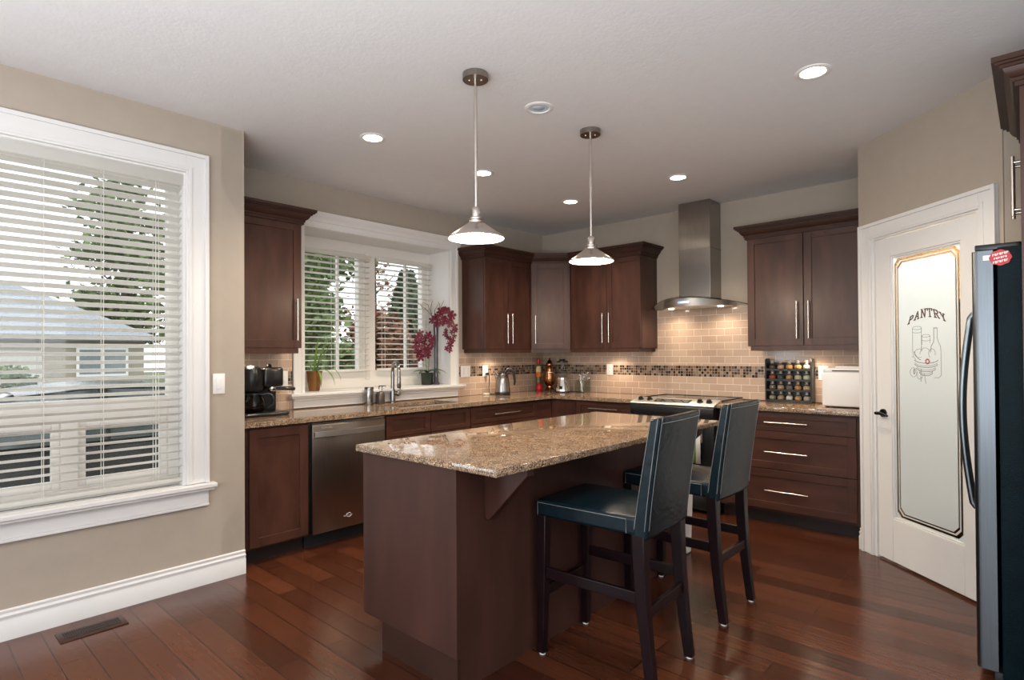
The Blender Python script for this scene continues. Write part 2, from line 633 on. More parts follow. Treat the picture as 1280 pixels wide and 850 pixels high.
def frosted_mat():
    m = bpy.data.materials.new('frosted_glass')
    m.use_nodes = True
    nt = m.node_tree
    N, L = nt.nodes, nt.links
    N.remove(N['Principled BSDF'])
    d = N.new('ShaderNodeBsdfDiffuse')
    d.inputs[0].default_value = (0.84, 0.91, 0.93, 1)
    t = N.new('ShaderNodeBsdfTranslucent')
    t.inputs[0].default_value = (0.90, 0.96, 0.98, 1)
    mx = N.new('ShaderNodeMixShader')
    mx.inputs[0].default_value = 0.42
    L.new(d.outputs[0], mx.inputs[1])
    L.new(t.outputs[0], mx.inputs[2])
    g = N.new('ShaderNodeBsdfGlossy')
    g.inputs['Roughness'].default_value = 0.12
    fr = N.new('ShaderNodeFresnel')
    m2 = N.new('ShaderNodeMixShader')
    L.new(fr.outputs[0], m2.inputs[0])
    L.new(mx.outputs[0], m2.inputs[1])
    L.new(g.outputs[0], m2.inputs[2])
    L.new(m2.outputs[0], N['Material Output'].inputs[0])
    return m


M_GLASS = glass_mat('window_glass')
M_GLASSH = glass_mat('smoked_hood_glass', (0.62, 0.66, 0.64))
M_LIDG = mat('pearl_stopper', (0.55, 0.52, 0.48), 0.15, var=0.05)
M_JAR = glass_mat('clear_jar_glass', (0.86, 0.88, 0.86), rough=0.02)
M_CARAFE = glass_mat('carafe_glass', (0.35, 0.30, 0.27), rough=0.02)
M_BORDER = glass_mat('bronze_clear_border', (0.40, 0.32, 0.22))
M_FROST = frosted_mat()

# ------------------------------------------------------------------ the room shell
H = 2.74
PAN = frame(3.42, -0.785, -43.1)      # pantry wall: local x from its far corner towards the fridge
FW = frame(0, 0, 90)                  # kitchen window wall: local x = y, outward face at local y 0
FD = frame(0.67, 0, 90)               # dining wall


def wall(name, M, u0, u1, holes=(), t=0.14, z0=0.0, z1=H, m=M_WALL):
    b = MB(M)
    u = u0
    for a0, a1, h0, h1 in sorted(holes):
        b.box(u, a0, 0, t, z0, z1)
        if h0 > z0:
            b.box(a0, a1, 0, t, z0, h0)
        if h1 < z1:
            b.box(a0, a1, 0, t, h1, z1)
        u = a1
    b.box(u, u1, 0, t, z0, z1)
    return tag(b.build(name, m, smooth=0), kind='structure')


def st(o):
    return tag(o, kind='structure')


st(MB().box(-0.5, 8.6, -9.6, 0.2, -0.12, 0).build('floor', M_FLOOR, smooth=0))
st(MB().box(-0.5, 8.6, -9.6, 0.2, H, H + 0.12).build('ceiling', M_CEIL, smooth=0))
wall('wall_range', frame(0, 0, 0), -0.14, 3.42)
wall('wall_window', FW, -3.76, 0.0, [(-3.013, -1.473, 1.03, 2.375)])
wall('wall_dining', FD, -9.5, -3.762, [(-5.15, -4.095, 0.575, 2.405), (-8.1, -6.1, 0.25, 2.4)])
st(MB().box(-0.14, 0.67, -3.91, -3.76, 0, H).build('wall_return', M_WALL, smooth=0, bevel=0.012, bseg=3))
st(MB().box(3.42, 3.53, -0.785, 0.14, 0, H).build('wall_pantry_side', M_WALL, smooth=0, bevel=0.008, bseg=3))
wall('wall_pantry', PAN, 0.005, 1.062, [(0.128, 0.937, 0.0, 2.085)], t=0.11)
wall('wall_fridge', frame(4.2, -1.51, 0), 0.0, 4.3)
st(MB().box(4.95, 5.08, -2.32, -1.51, 0, H).build('wall_stub', M_WALL, smooth=0))
wall('wall_back', frame(8.5, -9.2, 180), 0.0, 8.0, [(1.5, 6.7, 0.15, 2.45)])
wall('wall_side', frame(8.2, 0, -90), 1.5, 9.3, [(3.2, 7.9, 0.15, 2.45)])
st(MB().box(3.53, 5.2, -0.0, 0.14, 0, H).build('wall_pantry_back', M_WALL, smooth=0))
st(MB().box(5.05, 5.2, -1.51, 0.0, 0, H).build('wall_pantry_end', M_WALL, smooth=0))

# baseboards
BB = [(0, 0.0), (0.017, 0.0), (0.017, 0.088), (0.0135, 0.094), (0.0135, 0.104), (0.0165, 0.109), (0.0165, 0.116), (0.010, 0.123), (0.009, 0.128), (0.012, 0.133), (0.011, 0.140), (0, 0.145)]
st(MB().sweep([(0.67, -9.2), (0.67, -3.762)], BB).build('baseboard_dining', M_TRIM))
st(MB().sweep([(3.42, -0.63), (3.42, -0.785), (3.42 + .006 * .73, -0.785 - .006 * .683)], [(o, z) for o, z in BB]).build('baseboard_pantry', M_TRIM))
st(MB().sweep([(4.128, -1.446), (4.2, -1.512), (4.9, -1.512)], BB).build('baseboard_fridge', M_TRIM))


def casing(b, u0, u1, z0, z1, w, foot=True, head=True):
    """stepped casing around an opening u0..u1, z0..z1 in the MB's wall frame"""
    for s, e in ((-1, u0), (1, u1)):
        a = (e - w, e) if s < 0 else (e, e + w)
        top = z1 + w if head else z1
        b.box(a[0], a[1], -0.016, 0, z0, top)
        o = (a[0], a[0] + 0.022) if s < 0 else (a[1] - 0.022, a[1])
        b.box(o[0], o[1], -0.027, -0.016, z0, top)
        i = (e - 0.03, e - 0.012) if s < 0 else (e + 0.012, e + 0.03)
        b.box(i[0], i[1], -0.020, -0.016, z0, z1 + 0.03)
    if head:
        b.box(u0, u1, -0.016, 0, z1, z1 + w)
        b.box(u0 - w + 0.022, u1 + w - 0.022, -0.027, -0.016, z1 + w - 0.022, z1 + w)
        b.box(u0 - 0.012, u1 + 0.012, -0.020, -0.016, z1 + 0.012, z1 + 0.03)
    return b


# ---- dining window
win = thing('window_1', None, None, (0.67, -4.62, 0.6), kind='structure')
b = MB(FD)
casing(b, -5.15, -4.095, 0.60, 2.405, 0.12)
b.build('casing', M_TRIM, win, bevel=0.002)
b = MB(FD)
b.box(-5.31, -3.944, -0.062, 0.0, 0.572, 0.597)
b.box(-5.30, -3.954, -0.050, 0.0, 0.557, 0.572)
b.box(-5.15, -4.095, 0.0, 0.07, 0.575, 0.597)
b.build('window_sill', M_TRIM, win, bevel=0.004)
b = MB(FD)
b.box(-5.27, -3.976, -0.016, 0, 0.478, 0.557)
b.box(-5.27, -3.976, -0.024, 0, 0.463, 0.478)
b.build('apron', M_TRIM, win, bevel=0.003)
b = MB(FD)
b.box(-5.15, -5.135, 0.0, 0.14, 0.597, 2.405)
b.box(-4.11, -4.095, 0.0, 0.14, 0.597, 2.405)
b.box(-5.135, -4.11, 0.0, 0.14, 2.39, 2.405)
b.build('jamb', M_TRIM, win, smooth=0)
b = MB(FD)
for a0, a1, c0, c1, d in ((-5.135, -4.11, 0.597, 0.66, 0), (-5.135, -4.11, 2.33, 2.39, 0), (-5.135, -5.08, 0.66, 2.33, 0), (-4.165, -4.11, 0.66, 2.33, 0), (-5.08, -4.165, 1.01, 1.115, 0.005),
                          (-4.66, -4.585, 0.66, 1.01, 0.0), (-5.08, -5.045, 0.66, 1.01, 0.02), (-4.695, -4.66, 0.66, 1.01, 0.02), (-4.585, -4.55, 0.66, 1.01, 0.02), (-4.20, -4.165, 0.66, 1.01, 0.02),
                          (-5.045, -4.695, 0.66, 0.70, 0.02), (-5.045, -4.695, 0.97, 1.01, 0.02), (-4.55, -4.20, 0.66, 0.70, 0.02), (-4.55, -4.20, 0.97, 1.01, 0.02)):
    b.box(a0, a1, 0.072 + d, 0.13, c0, c1)
b.build('window_frame', M_VINYL, win, bevel=0.003)
MB(FD).box(-5.08, -4.165, 0.104, 0.108, 1.115, 2.33).build('glass', M_GLASS, win, smooth=0)
MB(FD).box(-5.045, -4.695, 0.104, 0.108, 0.70, 0.97).build('glass', M_GLASS, win, smooth=0)
MB(FD).box(-4.55, -4.20, 0.104, 0.108, 0.70, 0.97).build('glass', M_GLASS, win, smooth=0)

# ---- kitchen window, set back in a deep bay
win2 = thing('window_2', None, None, (0, -2.243, 1.045), kind='structure')
b = MB(FW)
casing(b, -3.013, -1.473, 1.03, 2.375, 0.10)
b.build('casing', M_TRIM, win2, bevel=0.002)
MB().sweep([(0.014, -1.345), (0.014, -3.14)][::-1], [(0, 2.425), (0.014, 2.425), (0.016, 2.44), (0.03, 2.46), (0.046, 2.475), (0.052, 2.498), (0, 2.498)]).build('head_moulding', M_TRIM, win2)
b = MB(FW)
b.box(-3.16, -1.325, -0.085, 0.0, 1.022, 1.045)
b.box(-3.145, -1.34, -0.068, 0.0, 1.006, 1.022)
b.box(-3.013, -1.473, 0.0, 0.32, 1.022, 1.045)
b.build('window_sill', M_TRIM, win2, bevel=0.004)
b = MB(FW)
b.box(-3.115, -1.385, -0.03, 0, 0.928, 1.006)
b.box(-3.115, -1.385, -0.045, -0.03, 0.985, 1.006)
b.build('apron', M_TRIM, win2, bevel=0.004)
b = MB(FW)
b.box(-3.033, -3.010, 0.002, 0.40, 1.046, 2.372)
b.box(-1.476, -1.453, 0.002, 0.40, 1.046, 2.372)
b.box(-3.033, -1.453, 0.002, 0.40, 2.372, 2.395)
b.build('jamb', M_TRIM, win2, smooth=0)
b = MB(FW)
for a0, a1, c0, c1, d in ((-3.010, -1.476, 1.0455, 1.195, 0), (-3.010, -1.476, 2.26, 2.3715, 0), (-3.010, -2.93, 1.195, 2.26, 0), (-2.315, -2.135, 1.195, 2.26, 0), (-1.575, -1.476, 1.195, 2.26, 0),
                          (-2.25, -2.20, 1.12, 2.30, -0.01), (-2.515, -2.497, 1.195, 2.26, 0.03), (-1.760, -1.742, 1.195, 2.26, 0.03)):
    b.box(a0, a1, 0.305 + d, 0.37, c0, c1)
b.build('window_frame', M_VINYL, win2, bevel=0.003)
MB(FW).box(-2.93, -2.315, 0.345, 0.349, 1.195, 2.26).build('glass', M_GLASS, win2, smooth=0)
MB(FW).box(-2.135, -1.575, 0.345, 0.349, 1.195, 2.26).build('glass', M_GLASS, win2, smooth=0)


def blind(label, M, u0, u1, zt, zb, w0, pitch, tilt, ladders, val, slat_w=0.05, zslat=None, wand=None):
    """w0: local depth of the slat centre line"""
    t = thing('window_blind', label, 'blind', M @ Vector(((u0 + u1) / 2, w0, zb)))
    h = MB(M)
    h.rbox(u0 - 0.002, u1 + 0.002, val[0], val[1], val[2], zt, 0.004, 2)
    h.build('valance', M_BLIND, t)
    s = MB(M)
    z = zslat or val[2] - 0.02
    while z > zb + 0.035:
        n = 4
        pts = []
        for k in range(n + 1):
            q = -0.5 + k / n
            yy, zz = q * slat_w, 0.0016 * (1 - 4 * q * q)
            pts.append((w0 + yy * cos(tilt) - zz * sin(tilt), z - yy * sin(tilt) + zz * cos(tilt)))
        low = [(p[0], p[1] - 0.0026) for p in pts][::-1]
        s.prism(pts + low, 'x', u0, u1)
        z -= pitch
    s.build('slats', M_BLIND, t, smooth=30)
    r = MB(M)
    r.rbox(u0, u1, w0 - 0.024, w0 + 0.024, zb, zb + 0.02, 0.003, 2)
    r.build('bottom_rail', M_BLIND, t)
    for l in ladders:
        c = MB(M)
        for dy in (-slat_w / 2 - 0.001, slat_w / 2 + 0.001):
            c.cyl((l, w0 + dy, zb + 0.01), (l, w0 + dy, val[2] + 0.01), 0.0017, seg=6)
        c.build('ladder_cord', M_BLIND, t)
    if wand:
        c = MB(M)
        c.cyl((wand, w0 - slat_w / 2 - 0.012, val[2] - 0.75), (wand, w0 - slat_w / 2 - 0.012, val[2] + 0.01), 0.003, seg=8)
        c.build('tilt_wand', M_BLIND, t)
    return t


blind('wide white slatted blind hanging in the dining window', FD, -5.13, -4.108, 2.395, 0.622, 0.036, 0.0432, R(21), [-4.99, -4.738, -4.49, -4.245, -4.232], (-0.002, 0.014, 2.327))
blind('white blind over the kitchen sash beside the single-door cabinet', FW, -2.985, -2.225, 2.262, 1.196, 0.268, 0.0503, R(7), [-2.92, -2.60, -2.30], (0.24, 0.29, 2.225))
blind('white blind over the kitchen sash behind the orchid', FW, -2.128, -1.49, 2.262, 1.196, 0.268, 0.0503, R(7), [-2.07, -1.80, -1.55], (0.24, 0.29, 2.225))

# ---- glazing behind the camera
for nm, M, u0, u1, z0, z1, n in (('window_3', frame(8.5, -9.2, 180), 1.5, 6.7, 0.15, 2.45, 4), ('window_4', frame(8.2, 0, -90), 3.2, 7.9, 0.15, 2.45, 4), ('window_5', FD, -8.1, -6.1, 0.25, 2.4, 2)):
    w = thing(nm, None, None, M @ Vector(((u0 + u1) / 2, 0, z0)), kind='structure')
    b = MB(M)
    for k in range(n + 1):
        u = u0 + (u1 - u0 - 0.07) * k / n
        b.box(u, u + 0.07, 0.04, 0.12, z0, z1)
    b.box(u0, u1, 0.04, 0.12, z0, z0 + 0.07)
    b.box(u0, u1, 0.04, 0.12, z1 - 0.07, z1)
    b.build('window_frame', M_VINYL, w, smooth=0)
    casing(MB(M), u0, u1, z0, z1, 0.1).build('casing', M_TRIM, w, smooth=0)

# ---- pantry door
tr = casing(MB(PAN), 0.128, 0.937, 0.0, 2.085, 0.102)
tr.box(0.128, 0.150, -0.004, 0.10, 0, 2.085)
tr.box(0.915, 0.937, -0.004, 0.10, 0, 2.085)
tr.box(0.150, 0.915, -0.004, 0.10, 2.072, 2.085)
st(tr.build('trim_pantry_door', M_TRIM, bevel=0.0025))
door = thing('door_1', None, None, PAN @ Vector((0.155, 0.02, 0.012)), -43.1, kind='structure')
b = MB(PAN)
y0, y1 = 0.004, 0.040
for a0, a1, c0, c1 in ((0.154, 0.280, 0.014, 2.066), (0.805, 0.912, 0.014, 2.066), (0.280, 0.805, 0.014, 0.283), (0.280, 0.805, 1.946, 2.066)):
    b.box(a0, a1, y0, y1, c0, c1)
b.build('slab', M_TRIM, door, bevel=0.002)
b = MB(PAN)
for a0, a1, c0, c1 in ((0.280, 0.292, 0.283, 1.946), (0.793, 0.805, 0.283, 1.946), (0.292, 0.793, 0.283, 0.295), (0.292, 0.793, 1.934, 1.946)):
    b.box(a0, a1, y0 + 0.006, y1 - 0.006, c0, c1)
b.build('glazing_bead', M_TRIM, door, bevel=0.003)


def notch(i, c):
    """rectangle inset by i with stepped-in corners of size c, from the glass opening"""
    a0, a1, c0, c1 = 0.292 + i, 0.793 - i, 0.295 + i, 1.934 - i
    return [(a0 + c, c0), (a1 - c, c0), (a1 - c * .55, c0 + c * .45), (a1, c0 + c), (a1, c1 - c), (a1 - c * .55, c1 - c * .45), (a1 - c, c1), (a0 + c, c1), (a0 + c * .55, c1 - c * .45), (a0, c1 - c), (a0, c0 + c), (a0 + c * .55, c0 + c * .45)]


def ring(b, A, B, w0, w1):
    n = len(A)
    vs = [(p[0], w0, p[1]) for p in A] + [(p[0], w0, p[1]) for p in B] + [(p[0], w1, p[1]) for p in A] + [(p[0], w1, p[1]) for p in B]
    fs = []
    for i in range(n):
        j = (i + 1) % n
        fs += [(i, j, n + j, n + i), (2 * n + i, 3 * n + i, 3 * n + j, 2 * n + j), (i, 2 * n + i, 2 * n + j, j), (n + i, n + j, 3 * n + j, 3 * n + i)]
    b.add(vs, fs)


b = MB(PAN)
sq = [(p[0], p[1]) for p in [(0.32, 0.295), (0.77, 0.295), (0.793, 0.295), (0.793, 0.32), (0.793, 1.91), (0.793, 1.934), (0.77, 1.934), (0.32, 1.934), (0.292, 1.934), (0.292, 1.91), (0.292, 0.32), (0.292, 0.295)]]
ring(b, sq, notch(0.010, 0.03), 0.019, 0.025)
ring(b, notch(0.024, 0.032), notch(0.031, 0.033), 0.019, 0.025)
b.prism(notch(0.040, 0.034), 'y', 0.019, 0.025)
b.build('frosted_pane', M_FROST, door, smooth=0)
b = MB(PAN)
ring(b, notch(0.0098, 0.03), notch(0.0242, 0.032), 0.021, 0.024)
ring(b, notch(0.0308, 0.033), notch(0.0402, 0.034), 0.021, 0.024)
b.build('clear_border', M_BORDER, door, smooth=0)
# lever handle
b = MB(PAN)
b.cyl((0.214, 0.004, 0.946), (0.214, -0.008, 0.946), 0.027, 0.025, 20)
b.cyl((0.214, -0.008, 0.946), (0.214, -0.055, 0.946), 0.011, 0.010, 12)
b.tube([(0.220, -0.052, 0.946), (0.25, -0.055, 0.947), (0.285, -0.056, 0.944), (0.318, -0.054, 0.938)], [0.011, 0.010, 0.0085, 0.007], 10)
b.build('lever_handle', M_BRONZE, door)
b = MB(PAN)
for z in (0.25, 1.05, 1.85):
    b.cyl((0.9125, -0.004, z - 0.045), (0.9125, -0.004, z + 0.045), 0.006, seg=10)
b.build('hinge', M_NICKEL, door)
# arched lettering: PANTRY in slab serif capitals
GL = {
    'P': [[(0.1, 0), (0.1, 1)], [(0.1, 1), (0.55, 1), (0.78, 0.88), (0.78, 0.62), (0.55, 0.5), (0.1, 0.5)], [(-0.05, 0), (0.3, 0)], [(-0.05, 1), (0.2, 1)]],
    'A': [[(0.05, 0), (0.45, 1), (0.85, 0)], [(0.2, 0.36), (0.7, 0.36)], [(-0.08, 0), (0.2, 0)], [(0.7, 0), (0.98, 0)]],
    'N': [[(0.1, 0), (0.1, 1), (0.8, 0), (0.8, 1)], [(-0.05, 0), (0.25, 0)], [(-0.05, 1), (0.15, 1)], [(0.65, 1), (0.95, 1)]],
    'T': [[(0.45, 0), (0.45, 1)], [(0.02, 0.78), (0.02, 1), (0.88, 1), (0.88, 0.78)], [(0.28, 0), (0.62, 0)]],
    'R': [[(0.1, 0), (0.1, 1)], [(0.1, 1), (0.55, 1), (0.78, 0.88), (0.78, 0.64), (0.55, 0.52), (0.1, 0.52)], [(0.45, 0.52), (0.8, 0), (0.95, 0)], [(-0.05, 0), (0.3, 0)], [(-0.05, 1), (0.2, 1)]],
    'Y': [[(0.45, 0), (0.45, 0.45), (0.08, 1)], [(0.45, 0.45), (0.82, 1)], [(0.28, 0), (0.62, 0)], [(-0.06, 1), (0.22, 1)], [(0.68, 1), (0.96, 1)]],
}
b = MB(PAN)
for k, ch in enumerate('PANTRY'):
    q = (k - 2.5) / 2.5
    cx, cz, an = 0.552 + q * 0.127, 1.545 - 0.030 * q * q, -0.42 * q
    for strk in GL[ch]:
        for (xa, za), (xb, zb) in zip(strk, strk[1:]):
            def tf(x, z):
                x, z = (x - 0.45) * 0.036, z * 0.047
                return (cx + x * cos(an) - z * sin(-an) * 1.0, cz + x * sin(an) + z * cos(an))
            p, q2 = Vector(tf(xa, za)), Vector(tf(xb, zb))
            d = (q2 - p).normalized() * 0.0028
            nn = Vector((-d.y, d.x))
            p, q2 = p - d, q2 + d
            b.prism([p - nn, q2 - nn, q2 + nn, p + nn], 'y', 0.0165, 0.0188)
b.build('lettering', M_BAMBER, door, smooth=0)
# line etching: jars, a bottle and a basket of produce
b = MB(PAN)


def etch(pts, r=0.0011):
    b.tube([(0.552 + x, 0.0185, 1.34 + z) for x, z in pts], r, 5)


def ell(cx, cz, rx, rz, a0=0, a1=360, r=0.0011, n=18):
    etch([(cx + rx * cos(R(a0 + (a1 - a0) * k / n)), cz + rz * sin(R(a0 + (a1 - a0) * k / n))) for k in range(n + 1)], r)


ell(-0.075, 0.142, 0.034, 0.010)
ell(-0.075, 0.120, 0.034, 0.008, 180, 360)
etch([(-0.109, 0.142), (-0.109, 0.0), (-0.104, -0.03)])
etch([(-0.041, 0.142), (-0.041, 0.0)])
ell(-0.008, 0.093, 0.030, 0.008)
ell(-0.008, 0.070, 0.030, 0.007, 180, 360)
etch([(-0.038, 0.093), (-0.038, 0.045), (-0.044, 0.02)])
etch([(0.022, 0.093), (0.022, 0.05)])
etch([(0.050, 0.135), (0.050, 0.075), (0.047, 0.055), (0.030, 0.030), (0.028, 0.0)], 0.0016)
etch([(0.074, 0.135), (0.074, 0.080), (0.082, 0.055), (0.096, 0.030), (0.099, 0.0), (0.099, -0.135), (0.085, -0.150), (0.05, -0.152)])
ell(0.062, 0.136, 0.012, 0.003)
for k, (z, w) in enumerate(((-0.045, 0.088), (-0.070, 0.086), (-0.095, 0.072), (-0.118, 0.05))):
    ell(-0.01, z, w, 0.024, 190, 350, 0.0019)
    if k:
        ell(-0.01, z + 0.010, w, 0.024, 195, 345, 0.0012)
ell(-0.060, -0.010, 0.035, 0.026, 40, 300)
ell(-0.015, -0.012, 0.038, 0.034, 10, 190)
ell(0.035, -0.012, 0.024, 0.028, -20, 230)
etch([(-0.100, 0.0), (-0.088, -0.02), (-0.062, -0.045), (-0.048, -0.05)], 0.0017)
etch([(-0.118, -0.03), (-0.095, -0.035), (-0.085, -0.05)])
ell(-0.105, -0.125, 0.026, 0.028, 0, 360)
ell(-0.098, -0.120, 0.006, 0.015, 0, 360, 0.002)
ell(-0.060, -0.135, 0.018, 0.03, 150, 330)
etch([(-0.045, -0.10), (-0.05, -0.18), (-0.03, -0.135)])
etch([(-0.022, -0.13), (-0.012, -0.19)])
b.build('etched_drawing', M_ETCH, door)
b = MB(PAN)
for k in range(7):
    a = 2 * pi * k / 7
    ctr = (0.552 + 0.002 + 0.013 * cos(a), 0.0185, 1.34 - 0.058 + 0.013 * sin(a))
    b.sphere(ctr, 0.006, 8, 6, (1, 0.15, 1))
b.build('etched_flower', M_PINK, door)

# pantry interior shelf seen through the clear border
sh = thing('pantry_shelf', 'white pantry shelving behind the frosted door', 'shelf', (3.9, -0.32, 0))
for z in (0.5, 0.9, 1.3, 1.7):
    MB().box(3.6, 5.0, -0.33, -0.005, z, z + 0.02).build('shelf', M_TRIM, sh, smooth=0)
for x in (3.56, 5.0):
    MB().box(x, x + 0.04, -0.33, -0.005, 0, 1.9).build('upright', M_TRIM, sh, smooth=0)
pl = bpy.data.lights.new('pantry_lamp', 'POINT')
pl.energy = 300
pl.color = (1, 0.96, 0.89)
pl.shadow_soft_size = 0.12
po = bpy.data.objects.new('pantry_lamp', pl)
COL.objects.link(po)
po.location = (4.15, -0.75, 2.45)
# backsplash tile
b = MB()
b.box(0.0, 0.010, -3.75, -3.118, 0.922, 1.36)
b.box(0.0, 0.010, -1.37, -0.010, 0.922, 1.36)
b.box(0.0, 0.010, -3.113 - .005, -1.373 + .003, 0.922, 0.927)
st(b.build('backsplash_window_wall', M_TILEY, smooth=0))
b = MB()
b.box(0.0, 3.42, -0.010, 0.0, 0.922, 1.36)
b.box(1.49, 2.492, -0.010, 0.0, 1.36, 1.775)
st(b.build('backsplash_range_wall', M_TILEX, smooth=0))
# ------------------------------------------------------------------ cabinets
CROWN = [(0.0, 2.300), (0.013, 2.300), (0.013, 2.319), (0.020, 2.319), (0.020, 2.331), (0.027, 2.334), (0.036, 2.343), (0.044, 2.356), (0.048, 2.368), (0.057, 2.368), (0.057, 2.379), (0.070, 2.379), (0.070, 2.388), (0.080, 2.388), (0.080, 2.408), (0.0, 2.408)]


def shaker(b, u0, u1, z0, z1, yf=-0.020, t=0.020, rail=0.058, rz=None):
    """five-piece door front: frame and recessed panel"""
    rz = rz or rail
    b.box(u0, u0 + rail, yf, yf + t, z0, z1)
    b.box(u1 - rail, u1, yf, yf + t, z0, z1)
    b.box(u0 + rail, u1 - rail, yf, yf + t, z0, z0 + rz)
    b.box(u0 + rail, u1 - rail, yf, yf + t, z1 - rz, z1)
    b.box(u0 + rail - 0.003, u1 - rail + 0.003, yf + 0.009, yf + t - 0.003, z0 + rz - 0.003, z1 - rz + 0.003)
    return b


def pull(b, u, z0, z1, yf=-0.020, vertical=True, r=0.0055, off=0.030):
    """bar pull on two posts; vertical from z0 to z1 at u, or horizontal from u=z0..z1 at height u"""
    L = z1 - z0
    if vertical:
        b.cyl((u, yf - off, z0), (u, yf - off, z1), r, seg=12)
        for z in (z0 + L * .1, z1 - L * .1):
            b.cyl((u, yf, z), (u, yf - off, z), r * 0.85, seg=10)
    else:
        b.cyl((z0, yf - off, u), (z1, yf - off, u), r, seg=12)
        for x in (z0 + L * .1, z1 - L * .1):
            b.cyl((x, yf, u), (x, yf - off, u), r * 0.85, seg=10)
    return b


def wall_cab(label, M, u0, u1, doors, depth=0.31, z0=1.395, z1=2.31, crown=None, rail=None, puck=(), loc=None):
    """M's local y = 0 is the carcass front; doors: (u0, u1, handle_u or None)"""
    t = thing('wall_cabinet', label, 'cabinet', loc or (M @ Vector(((u0 + u1) / 2, depth / 2, z0))))
    MB(M).box(u0, u1, 0.0, depth - 0.003, z0, z1 + 0.02).build('body', M_WOOD, t, smooth=0, bevel=0.001)
    for a, c, hu in doors:
        d = shaker(MB(M), a, c, z0 + 0.002, z1 - 0.002).build('door', M_WOOD, t, smooth=0, bevel=0.0015)
        if hu is not None:
            pull(MB(M), hu, 1.452, 1.752).build('handle', M_NICKEL, d)
    if crown:
        MB().sweep(crown, CROWN).build('crown', M_CROWN, t, smooth=18)
    if rail:
        MB().sweep(rail, [(-0.004, 1.357), (-0.022, 1.357), (-0.022, 1.397), (-0.004, 1.397)]).build('light_rail', M_WOOD, t, smooth=0)
    for px, py in puck:
        b = MB()
        b.lathe([(0.032, 1.385), (0.034, 1.395)], (px, py, 0), 20)
        b.build('puck_light', M_NICKEL, t)
        b = MB()
        b.lathe([(0.024, 1.3835), (0.026, 1.385)], (px, py, 0), 20)
        b.build('puck_lens', M_BULB, t)
        l = bpy.data.lights.new('puck_glow', 'SPOT')
        l.energy = 10
        l.spot_size = R(135)
        l.spot_blend = 0.8
        l.color = WARM
        l.shadow_soft_size = 0.03
        o = bpy.data.objects.new('puck_glow', l)
        COL.objects.link(o)
        o.location = (px, py, 1.372)
    return t


F1 = frame(0.31, 0, 90)      # window-wall uppers, carcass front plane x = 0.31
F2 = frame(0, -0.31, 0)      # range-wall uppers
wall_cab('single-door dark wood wall cabinet above the coffee maker', F1, -3.755, -3.203, [(-3.68, -3.207, -3.25)], puck=[(0.19, -3.52)],
         crown=[(0.33, -3.757), (0.33, -3.203), (0.003, -3.203)], rail=[(0.33, -3.757), (0.33, -3.225), (0.003, -3.225)])
# diagonal corner cabinet: its front runs from (0.33,-0.60) to (0.63,-0.33)
wall_cab('two-door dark wood wall cabinet between kitchen window and corner', F1, -1.305, -0.612, [(-1.301, -0.966, -1.003), (-0.960, -0.625, -0.930)],
         crown=[(0.003, -1.305), (0.33, -1.305), (0.33, -0.612)], rail=[(0.003, -1.285), (0.33, -1.285), (0.33, -0.612)], puck=[(0.17, -0.95)])
cc = thing('wall_cabinet', 'narrow diagonal corner wall cabinet with one door', 'cabinet', (0.25, -0.25, 1.395))
dx, dy = 0.31, 0.27
MB().prism([(0.003, -0.003), (0.003, -0.605), (0.325, -0.605), (0.325, -0.60), (0.62, -0.335), (0.635, -0.325), (0.635, -0.003)], 'z', 1.395, 2.33).build('body', M_WOOD, cc, smooth=0)
aD = math.degrees(math.atan2(0.27, 0.30))
FDg = frame(0.330, -0.602, aD)
wd = math.hypot(0.30, 0.27)
d = shaker(MB(FDg), 0.006, wd - 0.006, 1.397, 2.308, yf=-0.018).build('door', M_WOOD, cc, smooth=0, bevel=0.0015)
pull(MB(FDg), 0.042, 1.452, 1.752, yf=-0.018).build('handle', M_NICKEL, d)
MB().sweep([(0.33, -0.612), (0.33, -0.602), (0.635, -0.33), (0.642, -0.33)], CROWN).build('crown', M_CROWN, cc, smooth=18)
MB().sweep([(0.33, -0.602), (0.635, -0.33)], [(-0.004, 1.357), (-0.022, 1.357), (-0.022, 1.397), (-0.004, 1.397)]).build('light_rail', M_WOOD, cc, smooth=0)
wall_cab('two-door dark wood wall cabinet left of the range hood', F2, 0.642, 1.487, [(0.652, 1.094, 1.060), (1.100, 1.483, 1.137)],
         crown=[(0.642, -0.33), (1.487, -0.33), (1.487, -0.003)], rail=[(0.642, -0.33), (1.465, -0.33), (1.465, -0.003)], puck=[(1.06, -0.17)])
wall_cab('two-door dark wood wall cabinet above the spice rack', F2, 2.50, 3.417, [(2.504, 2.940, 2.897), (2.946, 3.38, 2.984)],
         crown=[(2.50, -0.003), (2.50, -0.33), (3.417, -0.33)], rail=[(2.522, -0.003), (2.522, -0.33), (3.417, -0.33)], puck=[(2.95, -0.17)])


